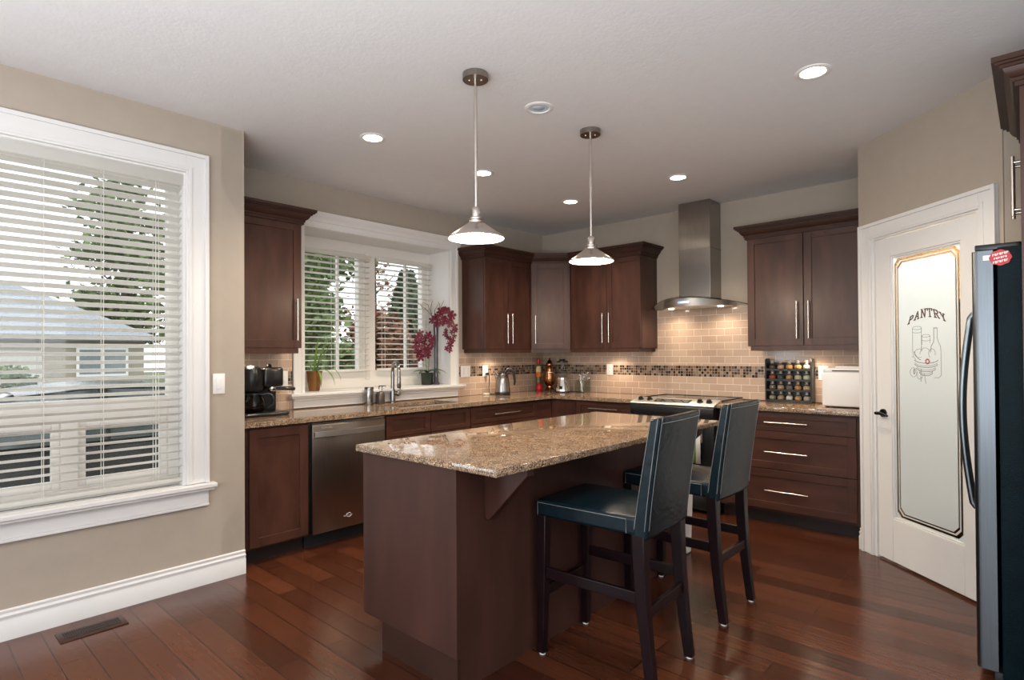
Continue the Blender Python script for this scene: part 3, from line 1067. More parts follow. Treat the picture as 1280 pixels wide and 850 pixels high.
def base_cab(label, M, u0, u1, fronts, depth=0.585, loc=None, z0=0.10):
    """M's local y = 0 is the carcass front. fronts: list of (kind, a, c, z0, z1, pull)"""
    t = thing('base_cabinet', label, 'cabinet', M @ Vector(((u0 + u1) / 2, depth / 2, 0)))
    b = MB(M)
    b.box(u0, u1, 0, 0.018, z0, 0.884)
    b.box(u0, u0 + 0.018, 0.018, depth, z0, 0.884)
    b.box(u1 - 0.018, u1, 0.018, depth, z0, 0.884)
    b.box(u0 + 0.018, u1 - 0.018, 0.018, depth, z0, z0 + 0.018)
    b.box(u0 + 0.018, u1 - 0.018, depth - 0.01, depth, z0 + 0.018, 0.884)
    b.build('body', M_WOOD, t, smooth=0)
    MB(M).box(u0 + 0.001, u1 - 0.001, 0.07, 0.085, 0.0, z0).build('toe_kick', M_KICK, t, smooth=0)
    for kind, a, c, e, g, p in fronts:
        o = shaker(MB(M), a, c, e, g, rail=0.057, rz=0.057 if kind == 'door' or g - e > 0.2 else 0.034).build(kind, M_WOOD if kind == 'door' else M_WOODH, t, smooth=0, bevel=0.0015)
        if p:
            (pull(MB(M), p[0], p[1], p[2]) if kind == 'door' else pull(MB(M), p[0], p[1], p[2], vertical=False)).build('handle', M_NICKEL, o)
    return t


B1 = frame(0.590, 0, 90)     # window-wall base carcass front, door faces at x = 0.61
B2 = frame(0, -0.600, 0)     # range-wall base carcass front, faces at y = -0.62
base_cab('single-door dark wood base cabinet under the coffee maker', B1, -3.755, -3.305, [('door', -3.705, -3.309, 0.115, 0.868, None)])
base_cab('dark wood sink base cabinet with two plain doors beside the dishwasher', B1, -2.672, -1.77, [('door', -2.664, -2.225, 0.115, 0.70, (-2.262, 0.50, 0.66)), ('door', -2.219, -1.776, 0.115, 0.70, (-2.182, 0.50, 0.66)), ('drawer_front', -2.664, -2.225, 0.706, 0.868, None), ('drawer_front', -2.219, -1.776, 0.706, 0.868, None)])
base_cab('dark wood drawer base under the kettle counter', B1, -1.768, -0.85, [('drawer', -1.764, -0.854, 0.722, 0.868, (0.793, -1.49, -1.136)), ('drawer', -1.764, -0.854, 0.42, 0.716, (0.57, -1.49, -1.136)), ('drawer', -1.764, -0.854, 0.115, 0.414, (0.27, -1.49, -1.136))])
cb = thing('base_cabinet', 'dark wood corner base cabinet where the two counters meet', 'cabinet', (0.4, -0.4, 0))
b = MB()
b.prism([(0.003, -0.003), (0.003, -0.848), (0.590, -0.848), (0.590, -0.60), (0.905, -0.60), (0.905, -0.003)], 'z', 0.10, 0.884)
b.build('body', M_WOOD, cb, smooth=0)
MB().box(0.590, 0.609, -0.846, -0.622, 0.115, 0.868).build('door', M_WOOD, cb, smooth=0, bevel=0.0015)
MB().box(0.612, 0.903, -0.619, -0.600, 0.115, 0.868).build('door', M_WOOD, cb, smooth=0, bevel=0.0015)
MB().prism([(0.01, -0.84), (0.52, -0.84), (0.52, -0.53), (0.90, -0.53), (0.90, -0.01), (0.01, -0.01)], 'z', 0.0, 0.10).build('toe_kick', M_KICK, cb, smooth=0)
base_cab('dark wood drawer base between the corner and the range', B2, 0.908, 1.572, [('drawer', 0.912, 1.568, 0.742, 0.868, (0.812, 1.09, 1.41)), ('drawer', 0.912, 1.568, 0.433, 0.736, (0.585, 1.09, 1.41)), ('drawer', 0.912, 1.568, 0.115, 0.427, (0.27, 1.09, 1.41))])
base_cab('three-drawer dark wood base cabinet beside the pantry door', B2, 2.362, 3.415, [('drawer', 2.42, 3.36, 0.732, 0.868, (0.80, 2.735, 3.045)), ('drawer', 2.42, 3.36, 0.436, 0.726, (0.57, 2.735, 3.045)), ('drawer', 2.42, 3.36, 0.122, 0.430, (0.27, 2.735, 3.045))])

# ------------------------------------------------------------------ granite counters
S_X0, S_X1, S_Y0, S_Y1 = 0.155, 0.535, -2.48, -1.80     # sink cut-out
b = MB()
zc0, zc1 = 0.886, 0.920
b.box(0.002, 0.640, -3.757, S_Y0, zc0, zc1)
b.box(0.002, S_X0, S_Y0, S_Y1, zc0, zc1)
b.box(S_X1, 0.640, S_Y0, S_Y1, zc0, zc1)
b.prism([(0.002, S_Y1), (0.002, -0.002), (1.576, -0.002), (1.576, -0.65), (0.640, -0.65), (0.640, S_Y1)], 'z', zc0, zc1)
bmesh.ops.remove_doubles(b.bm, verts=b.bm.verts[:], dist=0.0005)
tag(b.build('countertop', M_GRAN, smooth=0), 'speckled brown granite counter running from coffee maker around the corner to the range', 'countertop')
tag(MB().rbox(2.358, 3.418, -0.65, -0.002, zc0, zc1, 0.003, 2).build('countertop', M_GRAN), 'short granite counter under the spice rack and bread machine', 'countertop')

# sink
sk = thing('kitchen_sink', 'undermounted steel sink set in the granite below the kitchen window', 'sink', (0.345, -2.14, 0.70))
b = MB()
x0, x1, ya, yb, zb, zt = S_X0 - 0.008, S_X1 + 0.008, S_Y0 - 0.008, S_Y1 + 0.008, 0.70, 0.8845
vs = [(x0, ya, zt), (x1, ya, zt), (x1, yb, zt), (x0, yb, zt), (x0 + .03, ya + .03, zb), (x1 - .03, ya + .03, zb), (x1 - .03, yb - .03, zb), (x0 + .03, yb - .03, zb),
      (x0 - .015, ya - .015, zt), (x1 + .015, ya - .015, zt), (x1 + .015, yb + .015, zt), (x0 - .015, yb + .015, zt)]
b.add(vs, [(0, 1, 5, 4), (1, 2, 6, 5), (2, 3, 7, 6), (3, 0, 4, 7), (4, 5, 6, 7), (8, 9, 1, 0), (9, 10, 2, 1), (10, 11, 3, 2), (11, 8, 0, 3)])
b.build('basin', M_STEEL, sk, recalc=False)
MB().lathe([(0, 0.7005), (0.04, 0.7005), (0.045, 0.703), (0.03, 0.704), (0, 0.704)], (0.345, -2.14, 0), 24).build('drain', M_CHROME, sk)

# faucet
fa = thing('faucet', 'tall gooseneck chrome faucet behind the sink', 'faucet', (0.075, -2.215, 0.92))
b = MB()
b.lathe([(0.0, 0), (0.030, 0), (0.030, 0.006), (0.024, 0.012), (0.023, 0.10), (0.020, 0.115), (0.0, 0.118)], (0.075, -2.215, 0.92), 20)
b.build('base', M_DCHROME, fa)
b = MB()
pts = [(0, 0, 0.11), (0, 0, 0.24)]
for k in range(0, 11):
    a = pi - k * pi / 10
    pts.append((0.085 + 0.085 * cos(a), (0.085 + 0.085 * cos(a)) * 0.0, 0.275 + 0.085 * sin(a)))
pts.append((0.172, 0, 0.23))
rot = Matrix.Rotation(R(-18), 4, 'Z')
P = [Vector((0.075, -2.215, 0.92)) + rot @ Vector(p) for p in pts]
b.tube(P, [0.017] * 2 + [0.0145] * (len(P) - 2), 14)
b.build('spout', M_DCHROME, fa)
b = MB()
e = Vector(P[-1])
b.lathe([(0.014, 0.0), (0.017, -0.01), (0.0185, -0.085), (0.014, -0.095), (0, -0.095)], e, 16)
b.build('spray_head', M_DCHROME, fa)
b = MB()
b.sphere((0.075 + 0.03, -2.215 + 0.035, 1.0), 0.026, 16, 10)
b.tube([(0.095, -2.20, 1.0), (0.11, -2.175, 1.01), (0.115, -2.165, 1.045), (0.10, -2.18, 1.085)], [0.010, 0.008, 0.007, 0.006], 10)
b.build('handle', M_DCHROME, fa)

# ------------------------------------------------------------------ dishwasher
dw = thing('dishwasher', 'stainless dishwasher with curved bar handle built under the counter', 'dishwasher', (0.33, -2.99, 0))
MB().box(0.02, 0.585, -3.297, -2.680, 0.10, 0.878).build('tub', M_BLK, dw, smooth=0)
MB().rbox(0.588, 0.622, -3.283, -2.686, 0.105, 0.858, 0.005, 2).build('door', M_DWS, dw)
MB().box(0.585, 0.612, -3.285, -2.684, 0.861, 0.874).build('control_strip', M_STEEL, dw, smooth=0)
MB().box(0.50, 0.53, -3.297, -2.680, 0.0, 0.10).build('toe_kick', M_BLKM, dw, smooth=0)
b = MB()
n = 14
for k in range(n):
    ta, tb = k / n, (k + 1) / n
    def P3(t):
        return -3.270 + t * 0.572, 0.634 + 0.030 * max(0.0, sin(pi * t)) ** 0.7
    (ya, xa), (yb, xb) = P3(ta), P3(tb)
    b.add([(xa, ya, 0.776), (xb, yb, 0.776), (xb, yb, 0.812), (xa, ya, 0.812), (xa - .012, ya, 0.776), (xb - .012, yb, 0.776), (xb - .012, yb, 0.812), (xa - .012, ya, 0.812)],
          [(0, 1, 2, 3), (4, 7, 6, 5), (0, 4, 5, 1), (3, 2, 6, 7)] + ([(0, 3, 7, 4)] if k == 0 else []) + ([(1, 5, 6, 2)] if k == n - 1 else []))
bmesh.ops.remove_doubles(b.bm, verts=b.bm.verts[:], dist=1e-5)
b.box(0.620, 0.634, -3.270, -3.255, 0.780, 0.808)
b.box(0.620, 0.634, -2.713, -2.698, 0.780, 0.808)
b.build('bar_handle', mat('satin_handle_steel', (0.62, 0.60, 0.57), 0.38, 1.0, var=0.05), dw)
# maker's marks: a line of script at the top left and a swirl near the bottom right
M_DK = mat('grey_badge', (0.55, 0.55, 0.55), 0.45)
b = MB()
pts = [(0.0, 0.0)]
for k in range(60):
    q = k / 59
    pts.append((q * 0.085, 0.006 * sin(q * 44) * (0.6 + 0.4 * sin(q * 9)) + (0.007 if k in (3, 4, 22, 23, 44, 45) else 0)))
b.tube([(0.6228, -3.215 + p[0], 0.835 + p[1]) for p in pts[1:]], 0.0011, 5)
b.build('script_badge', M_DK, dw)
b = MB()
b.tube([(0.6228, -3.005 + 0.024 * cos(a) * (1 - k * .008), 0.190 + 0.013 * sin(a) * (1 + .3 * cos(a))) for k, a in enumerate([R(200 + 14 * j) for j in range(24)])], [0.0012 + 0.0012 * (j / 23) for j in range(24)], 5)
b.tube([(0.6228, -3.045 + 0.074 * k / 24, 0.188 + 0.005 * sin(k * 1.4)) for k in range(25)], 0.0011, 5)
b.build('swirl_badge', M_DK, dw)

# ------------------------------------------------------------------ range
rg = thing('range', 'black and stainless slide-in range under the hood', 'range', (1.965, -0.34, 0))
MB().box(1.582, 2.350, -0.640, -0.012, 0.02, 0.912).build('body', M_BLK, rg, smooth=0)
b = MB()
b.rbox(1.578, 2.354, -0.545, -0.012, 0.912, 0.929, 0.003, 2)
b.build('rim', M_STEEL, rg)
MB().box(1.590, 2.342, -0.535, -0.03, 0.929, 0.934).build('cooktop', M_BGLASS, rg, smooth=0)
b = MB()
b.tube([(1.588, -0.535, 0.936), (1.588, -0.028, 0.936), (2.344, -0.028, 0.936), (2.344, -0.535, 0.936)], 0.003, 6)
b.build('cooktop_trim', M_BLKM, rg)
for cx, cy, cr in ((1.76, -0.40, 0.10), (2.16, -0.40, 0.085), (1.76, -0.17, 0.075), (2.16, -0.17, 0.10)):
    b = MB()
    ring_p = [(cx + cr * cos(a), cy + cr * sin(a), 0.9345) for a in [2 * pi * k / 40 for k in range(41)]]
    b.tube(ring_p, 0.0008, 4, cap=False)
    b.build('burner_ring', M_DK, rg)
b = MB()
b.prism([(-0.535, 0.912), (-0.535, 0.940), (-0.552, 0.944), (-0.690, 0.906), (-0.698, 0.898), (-0.690, 0.888), (-0.640, 0.888), (-0.640, 0.912)], 'x', 1.576, 2.356)
cp = b.build('control_panel', M_SATIN, rg, bevel=0.002)
slope = math.atan2(0.038, 0.138)
TP = Matrix.Translation((0, -0.62, 0.9253)) @ Matrix.Rotation(slope, 4, 'X')
b = MB(TP)
b.box(1.79, 2.12, -0.038, 0.038, 0.0, 0.0015)
b.build('display', M_BGLASS, rg, smooth=0)
b = MB(TP)
for k in range(14):
    for r_ in range(3):
        if (k * 7 + r_ * 3) % 4:
            b.box(1.80 + k * 0.022, 1.812 + k * 0.022, -0.028 + r_ * 0.022, -0.022 + r_ * 0.022, 0.0015, 0.002)
b.build('button_marks', M_DK, rg, smooth=0)
for x in (1.645, 1.735, 2.205, 2.285):
    b = MB(TP)
    b.lathe([(0.026, 0.0), (0.026, 0.006), (0.021, 0.008), (0.019, 0.022), (0.015, 0.025), (0, 0.025)], (x, 0.0, 0), 20)
    b.box(x - 0.003, x + 0.003, -0.018, 0.018, 0.024, 0.029)
    b.build('knob', M_BLK, rg)
b = MB()
b.prism([(-0.640, 0.888), (-0.690, 0.888), (-0.700, 0.875), (-0.700, 0.815), (-0.690, 0.795), (-0.640, 0.795)], 'x', 1.580, 2.352)
b.build('front_apron', M_BLK, rg, bevel=0.004)
MB().rbox(1.584, 2.348, -0.682, -0.642, 0.20, 0.790, 0.006, 2).build('oven_door', M_BLK, rg)
MB().box(1.70, 2.24, -0.6835, -0.681, 0.33, 0.63).build('oven_window', M_BGLASS, rg, smooth=0)
MB().rbox(1.584, 2.348, -0.682, -0.642, 0.045, 0.195, 0.006, 2).build('storage_drawer', M_BLK, rg)
b = MB()
b.tube([(1.63, -0.682, 0.735), (1.632, -0.715, 0.738), (1.66, -0.733, 0.74), (2.27, -0.733, 0.74), (2.298, -0.715, 0.738), (2.30, -0.682, 0.735)], 0.0115, 12)
b.build('oven_handle', M_STEEL, rg)
# tea towel over the oven handle
tw = thing('tea_towel', 'green tea towel with white edge hanging on the oven handle', 'towel', (2.165, -0.733, 0.42))


def drape(u0, u1, name, m):
    b = MB()
    n = 8
    path = [(-0.712, 0.60), (-0.714, 0.735), (-0.722, 0.751), (-0.733, 0.7545), (-0.744, 0.751), (-0.7485, 0.735), (-0.750, 0.60), (-0.752, 0.43)]
    vs, fs = [], []
    for i in range(n + 1):
        u = u0 + (u1 - u0) * i / n
        for k, (y, z) in enumerate(path):
            wv = 0.003 * sin(u * 90) * (1 if k in (0, 6, 7) else 0)
            vs.append((u, y + wv, z))
    m_ = len(path)
    for i in range(n):
        for k in range(m_ - 1):
            fs.append((i * m_ + k, (i + 1) * m_ + k, (i + 1) * m_ + k + 1, i * m_ + k + 1))
    b.add(vs, fs)
    o = b.build(name, m, tw, recalc=False)
    s = o.modifiers.new('thick', 'SOLIDIFY')
    s.thickness = 0.003
    s.offset = 0
    return o


drape(2.055, 2.225, 'cloth', M_TOWEL)
drape(2.225, 2.262, 'white_edge', M_TOWELW)

# ------------------------------------------------------------------ range hood
hd = thing('range_hood', 'stainless chimney hood with curved glass canopy over the range', 'hood', (1.99, -0.2, 1.74))
MB().box(1.843, 2.145, -0.245, -0.003, 1.84, 2.738).build('chimney', M_STEELV, hd, smooth=0, bevel=0.002)
MB().box(1.839, 2.149, -0.249, -0.003, 2.30, 2.305).build('chimney_joint', M_STEELV, hd, smooth=0)
b = MB()
n, mlen = 24, 8
vs, fs = [], []
for lay in (0, 1):
    for i in range(n + 1):
        q = -1 + 2 * i / n
        x = 1.99 + 0.455 * q
        yf = -0.21 - 0.29 * (1 - q * q)
        zt = 1.838 - 0.072 * q * q
        for j in range(mlen + 1):
            vs.append((x, -0.02 + (yf + 0.02) * j / mlen, zt + (0.007 if lay else 0)))
S = (n + 1) * (mlen + 1)
for i in range(n):
    for j in range(mlen):
        a = i * (mlen + 1) + j
        q = (a, a + 1, a + mlen + 2, a + mlen + 1)
        fs += [q, tuple(S + k for k in q)[::-1]]
for i in range(n):
    for j in (0, mlen):
        a, c = i * (mlen + 1) + j, (i + 1) * (mlen + 1) + j
        fs.append((a, c, S + c, S + a))
for i in (0, n):
    for j in range(mlen):
        a = i * (mlen + 1) + j
        fs.append((a, a + 1, S + a + 1, S + a))
b.add(vs, fs)
b.build('glass_canopy', M_GLASSH, hd, smooth=50)
b = MB()
n = 24
top, bot = [], []
vs, fs = [], []
for i in range(n + 1):
    q = -1 + 2 * i / n
    x = 1.97 + 0.315 * q
    yf = -0.19 - 0.235 * (1 - q * q)
    zt = 1.835 - 0.072 * ((x - 1.99) / 0.455) ** 2
    zb = 1.765 + 0.004 * q * q
    vs += [(x, yf, zt), (x, yf + 0.02, zb), (x, -0.01, zt), (x, -0.01, zb)]
for i in range(n):
    a, c = 4 * i, 4 * i + 4
    fs += [(a, a + 1, c + 1, c), (a + 1, a + 3, c + 3, c + 1), (a + 3, a + 2, c + 2, c + 3), (a + 2, a, c, c + 2)]
fs += [(0, 2, 3, 1), (4 * n, 4 * n + 1, 4 * n + 3, 4 * n + 2)]
b.add(vs, fs)
b.build('hood_body', M_SATIN, hd, smooth=50)
b = MB()
b.rbox(1.915, 1.935, -0.4245, -0.418, 1.790, 1.806, 0.002, 2)
b.build('control_light', M_LED, hd)
b = MB()
b.rbox(1.940, 2.02, -0.4255, -0.418, 1.791, 1.805, 0.002, 2)
b.build('control_display', M_LEDW, hd)
for x, y in ((1.73, -0.18), (2.21, -0.18)):
    b = MB()
    b.lathe([(0, 1.761), (0.022, 1.761), (0.026, 1.7655)], (x, y, 0), 16)
    b.build('hood_lamp', M_BULB, hd)
    l = bpy.data.lights.new('hood_glow', 'SPOT')
    l.energy = 6.5
    l.spot_size = R(155)
    l.spot_blend = 0.7
    l.color = WARM
    l.shadow_soft_size = 0.03
    o = bpy.data.objects.new('hood_glow', l)
    COL.objects.link(o)
    o.location = (x, y, 1.75)

# ------------------------------------------------------------------ island
il = thing('kitchen_island', 'dark brown kitchen island cabinet with plain end panel', 'island', (2.28, -2.8, 0))
b = MB()
b.box(1.952, 2.600, -3.752, -3.733, 0.132, 0.888)
b.build('end_panel', M_ISL, il, smooth=0, bevel=0.001)
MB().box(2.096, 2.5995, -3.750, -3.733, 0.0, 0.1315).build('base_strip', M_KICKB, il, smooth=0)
b = MB()
b.box(1.975, 2.584, -3.733, -1.862, 0.13, 0.888)
b.build('body', M_WOOD, il, smooth=0)
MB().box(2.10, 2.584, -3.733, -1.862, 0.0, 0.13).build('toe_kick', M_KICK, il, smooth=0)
MB().box(2.584, 2.601, -3.733, -1.862, 0.0, 0.888).build('back_panel', M_ISL, il, smooth=0)
b = MB()
b.prism([(1.952, 0.132), (1.952, 0.888), (2.600, 0.888), (2.600, 0.0), (2.096, 0.0), (2.096, 0.132)], 'y', -1.862, -1.843)
b.build('end_panel', M_ISL, il, smooth=0)
FI = frame(1.975, 0, -90)
for k in range(3):
    y0_, y1_ = -3.728 + k * 0.622, -3.728 + (k + 1) * 0.622 - 0.005
    d = shaker(MB(FI), -y1_, -y0_, 0.14, 0.70).build('door', M_WOOD, il, smooth=0, bevel=0.0015)
    pull(MB(FI), -y1_ + 0.04, 0.45, 0.66).build('handle', M_NICKEL, d)
    d = shaker(MB(FI), -y1_, -y0_, 0.706, 0.872, rz=0.034).build('drawer', M_WOODH, il, smooth=0, bevel=0.0015)
    pull(MB(FI), 0.79, -(y0_ + y1_) / 2 - 0.14, -(y0_ + y1_) / 2 + 0.14, vertical=False).build('handle', M_NICKEL, d)
for yc in (-3.572, -2.02):
    b = MB()
    b.prism([(2.601, 0.888), (2.835, 0.888), (2.835, 0.862), (2.625, 0.655), (2.601, 0.655)], 'y', yc - 0.022, yc + 0.022)
    b.build('corbel', M_ISL, il, smooth=0, bevel=0.003)
b = MB()
b.rbox(1.940, 2.855, -3.787, -1.795, 0.890, 0.922, 0.006, 3)
tag(b.build('island_countertop', M_GRAN), 'polished speckled granite slab topping the island', 'countertop')
# ------------------------------------------------------------------ bar stools
def make_stool(label, x, y, rz=0):
    t = thing('bar_stool', label, 'stool', (x, y, 0), rz, group='leather counter stools at the island')
    nx, ny = 10, 8
    b = MB()
    vs, fs = [], []
    for lay in (0, 1):
        for i in range(nx + 1):
            for j in range(ny + 1):
                u, v = -1 + 2 * i / nx, -1 + 2 * j / ny
                px, py = -0.010 + 0.248 * u, 0.208 * v
                z = 0.618 if not lay else 0.692 + 0.020 * (1 - u * u) * (1 - v * v)
                vs.append((px, py, z))
    S = (nx + 1) * (ny + 1)
    for i in range(nx):
        for j in range(ny):
            a = i * (ny + 1) + j
            fs += [(a, a + 1, a + ny + 2, a + ny + 1), (S + a, S + a + ny + 1, S + a + ny + 2, S + a + 1)]
    for i in range(nx):
        for j in (0, ny):
            a, c = i * (ny + 1) + j, (i + 1) * (ny + 1) + j
            fs.append((a, c, S + c, S + a))
    for j in range(ny):
        for i in (0, nx):
            a, c = i * (ny + 1) + j, i * (ny + 1) + j + 1
            fs.append((a, c, S + c, S + a))
    b.add(vs, fs)
    seat = b.build('seat', M_LEATHER, t, local=True, bevel=0.014, bseg=4)
    # upholstered back, leaning and very slightly bowed
    b = MB()
    L = 12
    fr = [(0.215 + 0.080 * (k / L) ** 1.15, 0.605 + 0.480 * k / L) for k in range(L + 1)]
    bk = [(p[0] + 0.064 - 0.016 * k / L, p[1] + 0.006 * k / L) for k, p in enumerate(fr)]
    ny = 8
    vs, fs = [], []
    prof = fr + bk[::-1]
    m = len(prof)
    for j in range(ny + 1):
        v = -1 + 2 * j / ny
        for k, (px, pz) in enumerate(prof):
            bow = 0.010 * (1 - v * v) * (1 if k > L else 0.4)
            vs.append((px + bow, 0.210 * v, pz))
    for j in range(ny):
        for k in range(m):
            k2 = (k + 1) % m
            fs.append((j * m + k, j * m + k2, (j + 1) * m + k2, (j + 1) * m + k))
    fs.append(tuple(range(m)))
    fs.append(tuple(range(ny * m, ny * m + m)))
    b.add(vs, fs)
    back = b.build('backrest', M_LEATHER, t, local=True, bevel=0.016, bseg=5)

    def seam(pts, parent, r=0.0008):
        MB().tube(pts, r, 5).build('stitching', M_STITCH, parent, local=True)

    for sy in (-1, 1):
        yy = 0.2112 * sy
        seam([(p[0] + 0.009, yy, p[1]) for p in fr[1:]], back)
        seam([(p[0] - 0.009, yy, p[1]) for p in bk[1:]], back)
        seam([(p[0] + 0.0018, 0.193 * sy, p[1]) for p in bk[1:]], back)
        yy = 0.2088 * sy
        seam([(-0.243, yy, 0.624), (-0.243, yy, 0.680), (0.192, yy, 0.680), (0.192, yy, 0.624)], seat)
    seam([(bk[-1][0] + 0.0005 + 0.010 * (1 - (v / 0.21) ** 2), v, bk[-1][1] - 0.022) for v in [-0.19 + 0.038 * k for k in range(11)]], back)

    def leg(path, w0, w1):
        b = MB()
        n = len(path)
        vs, fs = [], []
        for k, (px, py, pz) in enumerate(path):
            w = (w0 + (w1 - w0) * k / (n - 1)) / 2
            vs += [(px - w, py - w, pz), (px + w, py - w, pz), (px + w, py + w, pz), (px - w, py + w, pz)]
        for k in range(n - 1):
            a = 4 * k
            for i in range(4):
                fs.append((a + i, a + (i + 1) % 4, a + 4 + (i + 1) % 4, a + 4 + i))
        fs += [(0, 1, 2, 3), (4 * n - 4, 4 * n - 3, 4 * n - 2, 4 * n - 1)]
        b.add(vs, fs)
        o = b.build('leg', M_STOOL, t, local=True, bevel=0.003)
        px, py, pz = path[-1]
        MB().lathe([(0.0, 0), (0.014, 0.0), (0.014, 0.008), (0, 0.008)], (px, py, 0), 12).build('foot_glide', M_SHUT, o, local=True)
    for sy in (-1, 1):
        leg([(-0.228 - 0.012 * (1 - z / 0.62), 0.184 * sy, z) for z in (0.625, 0.4, 0.2, 0.008)], 0.050, 0.036)
        leg([(0.242 + 0.050 * max(0.0, 1 - z / 0.62) ** 1.7, 0.184 * sy, z) for z in (0.625, 0.5, 0.4, 0.3, 0.2, 0.1, 0.008)], 0.052, 0.038)
        MB().box(-0.222, 0.262, 0.184 * sy - 0.010, 0.184 * sy + 0.010, 0.345, 0.392).build('stretcher', M_STOOL, t, local=True, smooth=0, bevel=0.003)
    MB().box(-0.246, -0.226, -0.17, 0.17, 0.255, 0.300).build('stretcher', M_STOOL, t, local=True, smooth=0, bevel=0.003)
    MB().box(0.251, 0.271, -0.17, 0.17, 0.285, 0.330).build('stretcher', M_STOOL, t, local=True, smooth=0, bevel=0.003)
    return t


make_stool('dark leather counter stool nearest the plain end of the island', 2.884, -3.090, 3.5)
make_stool('dark leather counter stool farther along the island, towards the range', 2.864, -2.305)

# ------------------------------------------------------------------ ceiling lights
def pendant(label, x, y):
    t = thing('pendant_lamp', label, 'lamp', (x, y, H), group='pendant lamps over the island')
    MB().lathe([(0, 0), (0.064, 0), (0.064, -0.031), (0.0, -0.031)], seg=36).build('canopy', M_CANOPY, t, local=True)
    b = MB()
    for a in (0.6, 2.2, 3.9):
        b.sphere((0.030 * cos(a), 0.030 * sin(a), -0.032), 0.005, 8, 6)
    b.build('canopy_screw', M_CHROME, t, local=True)
    MB().cyl((0, 0, -0.68), (0, 0, -0.031), 0.0085, seg=14).build('rod', M_NICKEL, t, local=True)
    MB().lathe([(0, -0.665), (0.013, -0.665), (0.020, -0.672), (0.024, -0.685), (0.024, -0.715), (0.036, -0.722), (0.036, -0.730), (0.030, -0.733), (0.041, -0.737), (0.041, -0.746), (0.034, -0.749), (0, -0.749)], seg=28).build('socket', M_NICKEL, t, local=True)
    MB().lathe([(0.036, -0.744), (0.048, -0.752), (0.138, -0.815), (0.140, -0.822), (0.138, -0.824)], seg=48, caps=False).build('shade', M_NICKEL, t, local=True, recalc=False)
    MB().lathe([(0.030, -0.749), (0.046, -0.7555), (0.136, -0.8185), (0.138, -0.824)], seg=48, caps=False).build('shade_lining', M_SHADEIN, t, local=True, recalc=False)
    MB().sphere((0, 0, -0.785), 0.026, 16, 10).build('bulb', M_BULBP, t, local=True)
    l = bpy.data.lights.new('pendant_light', 'POINT')
    l.energy = 22
    l.color = WARM
    l.shadow_soft_size = 0.03
    o = bpy.data.objects.new('pendant_light', l)
    COL.objects.link(o)
    o.location = (x, y, H - 0.840)


pendant('brushed nickel cone pendant over the near end of the island', 2.250, -3.290)
pendant('brushed nickel cone pendant over the far end of the island', 2.257, -2.295)


def downlight(label, x, y, lit=True, power=95):
    t = thing('recessed_light', label, 'ceiling light', (x, y, H), group='recessed ceiling lights')
    MB().lathe([(0.058, 0.0), (0.082, 0.0), (0.082, -0.003), (0.072, -0.007), (0.060, -0.006), (0.057, -0.001)], seg=40).build('trim_ring', M_SHUT, t, local=True)
    if lit:
        MB().lathe([(0, -0.0015), (0.0575, -0.0015), (0.0575, 0), (0, 0)], seg=32).build('lens', M_BULB, t, local=True)
        l = bpy.data.lights.new('downlight', 'SPOT')
        l.energy = power
        l.spot_size = R(124)
        l.spot_blend = 0.75
        l.color = (1, 0.85, 0.66)
        l.shadow_soft_size = 0.05
        o = bpy.data.objects.new('downlight', l)
        COL.objects.link(o)
        o.location = (x, y, H - 0.012)
    else:
        MB().lathe([(0, -0.0010), (0.0575, -0.0015), (0.0575, 0), (0, 0)], seg=32).build('lens', mat('pale_blue_lens', (0.62, 0.76, 0.90), 0.12, var=0.1), t, local=True)
        MB().lathe([(0, -0.0045), (0.030, -0.0035), (0.034, -0.001), (0, -0.001)], seg=28).build('bulb_face', mat('grey_bulb_face', (0.42, 0.52, 0.60), 0.2), t, local=True)


downlight('lit recessed ceiling light nearest the dining window wall', 1.166, -3.155)
downlight('lit recessed ceiling light behind the near pendant rod', 1.172, -2.161)
downlight('lit recessed ceiling light nearest the corner cabinets', 1.163, -1.02)
downlight('lit recessed ceiling light in front of the range hood', 2.220, -1.02)
downlight('lit recessed ceiling light nearest the pantry door', 3.500, -2.161)
downlight('unlit bluish round ceiling fitting between the two pendants', 2.230, -2.768, lit=False)

# ------------------------------------------------------------------ refrigerator and its surround
fr = thing('refrigerator', 'stainless side-by-side refrigerator with textured black side', 'refrigerator', (4.5, -1.92, 0))
MB().rbox(4.195, 4.90, -2.288, -1.552, 0.03, 1.755, 0.006, 2).build('cabinet_body', M_FRIDGE, fr)


def fdoor(ya, yb):
    b = MB()
    n = 10
    pts = []
    for k in range(n + 1):
        a = k / n * pi / 2
        pts.append((4.137 - 0.022 * sin(a), yb - 0.022 + 0.022 * cos(a)))
    prof = [(4.183, yb)] + pts
    for k in range(n + 1):
        a = pi / 2 - k / n * pi / 2
        pts2 = (4.137 - 0.022 * sin(a), ya + 0.022 - 0.022 * cos(a))
        prof.append(pts2)
    prof.append((4.183, ya))
    b.prism(prof, 'z', 0.060, 1.745)
    return b


def fhandle(y):
    b = MB()
    pts = []
    for k in range(19):
        q = k / 18
        pts.append((4.118 - 0.030 - 0.034 * sin(pi * q), y, 0.655 + 0.835 * q))
    b.tube([(4.118, y, 0.635), (4.098, y, 0.640)] + pts + [(4.098, y, 1.505), (4.118, y, 1.510)], [0.013] * 2 + [0.0125] * 19 + [0.013] * 2, 12)
    return b


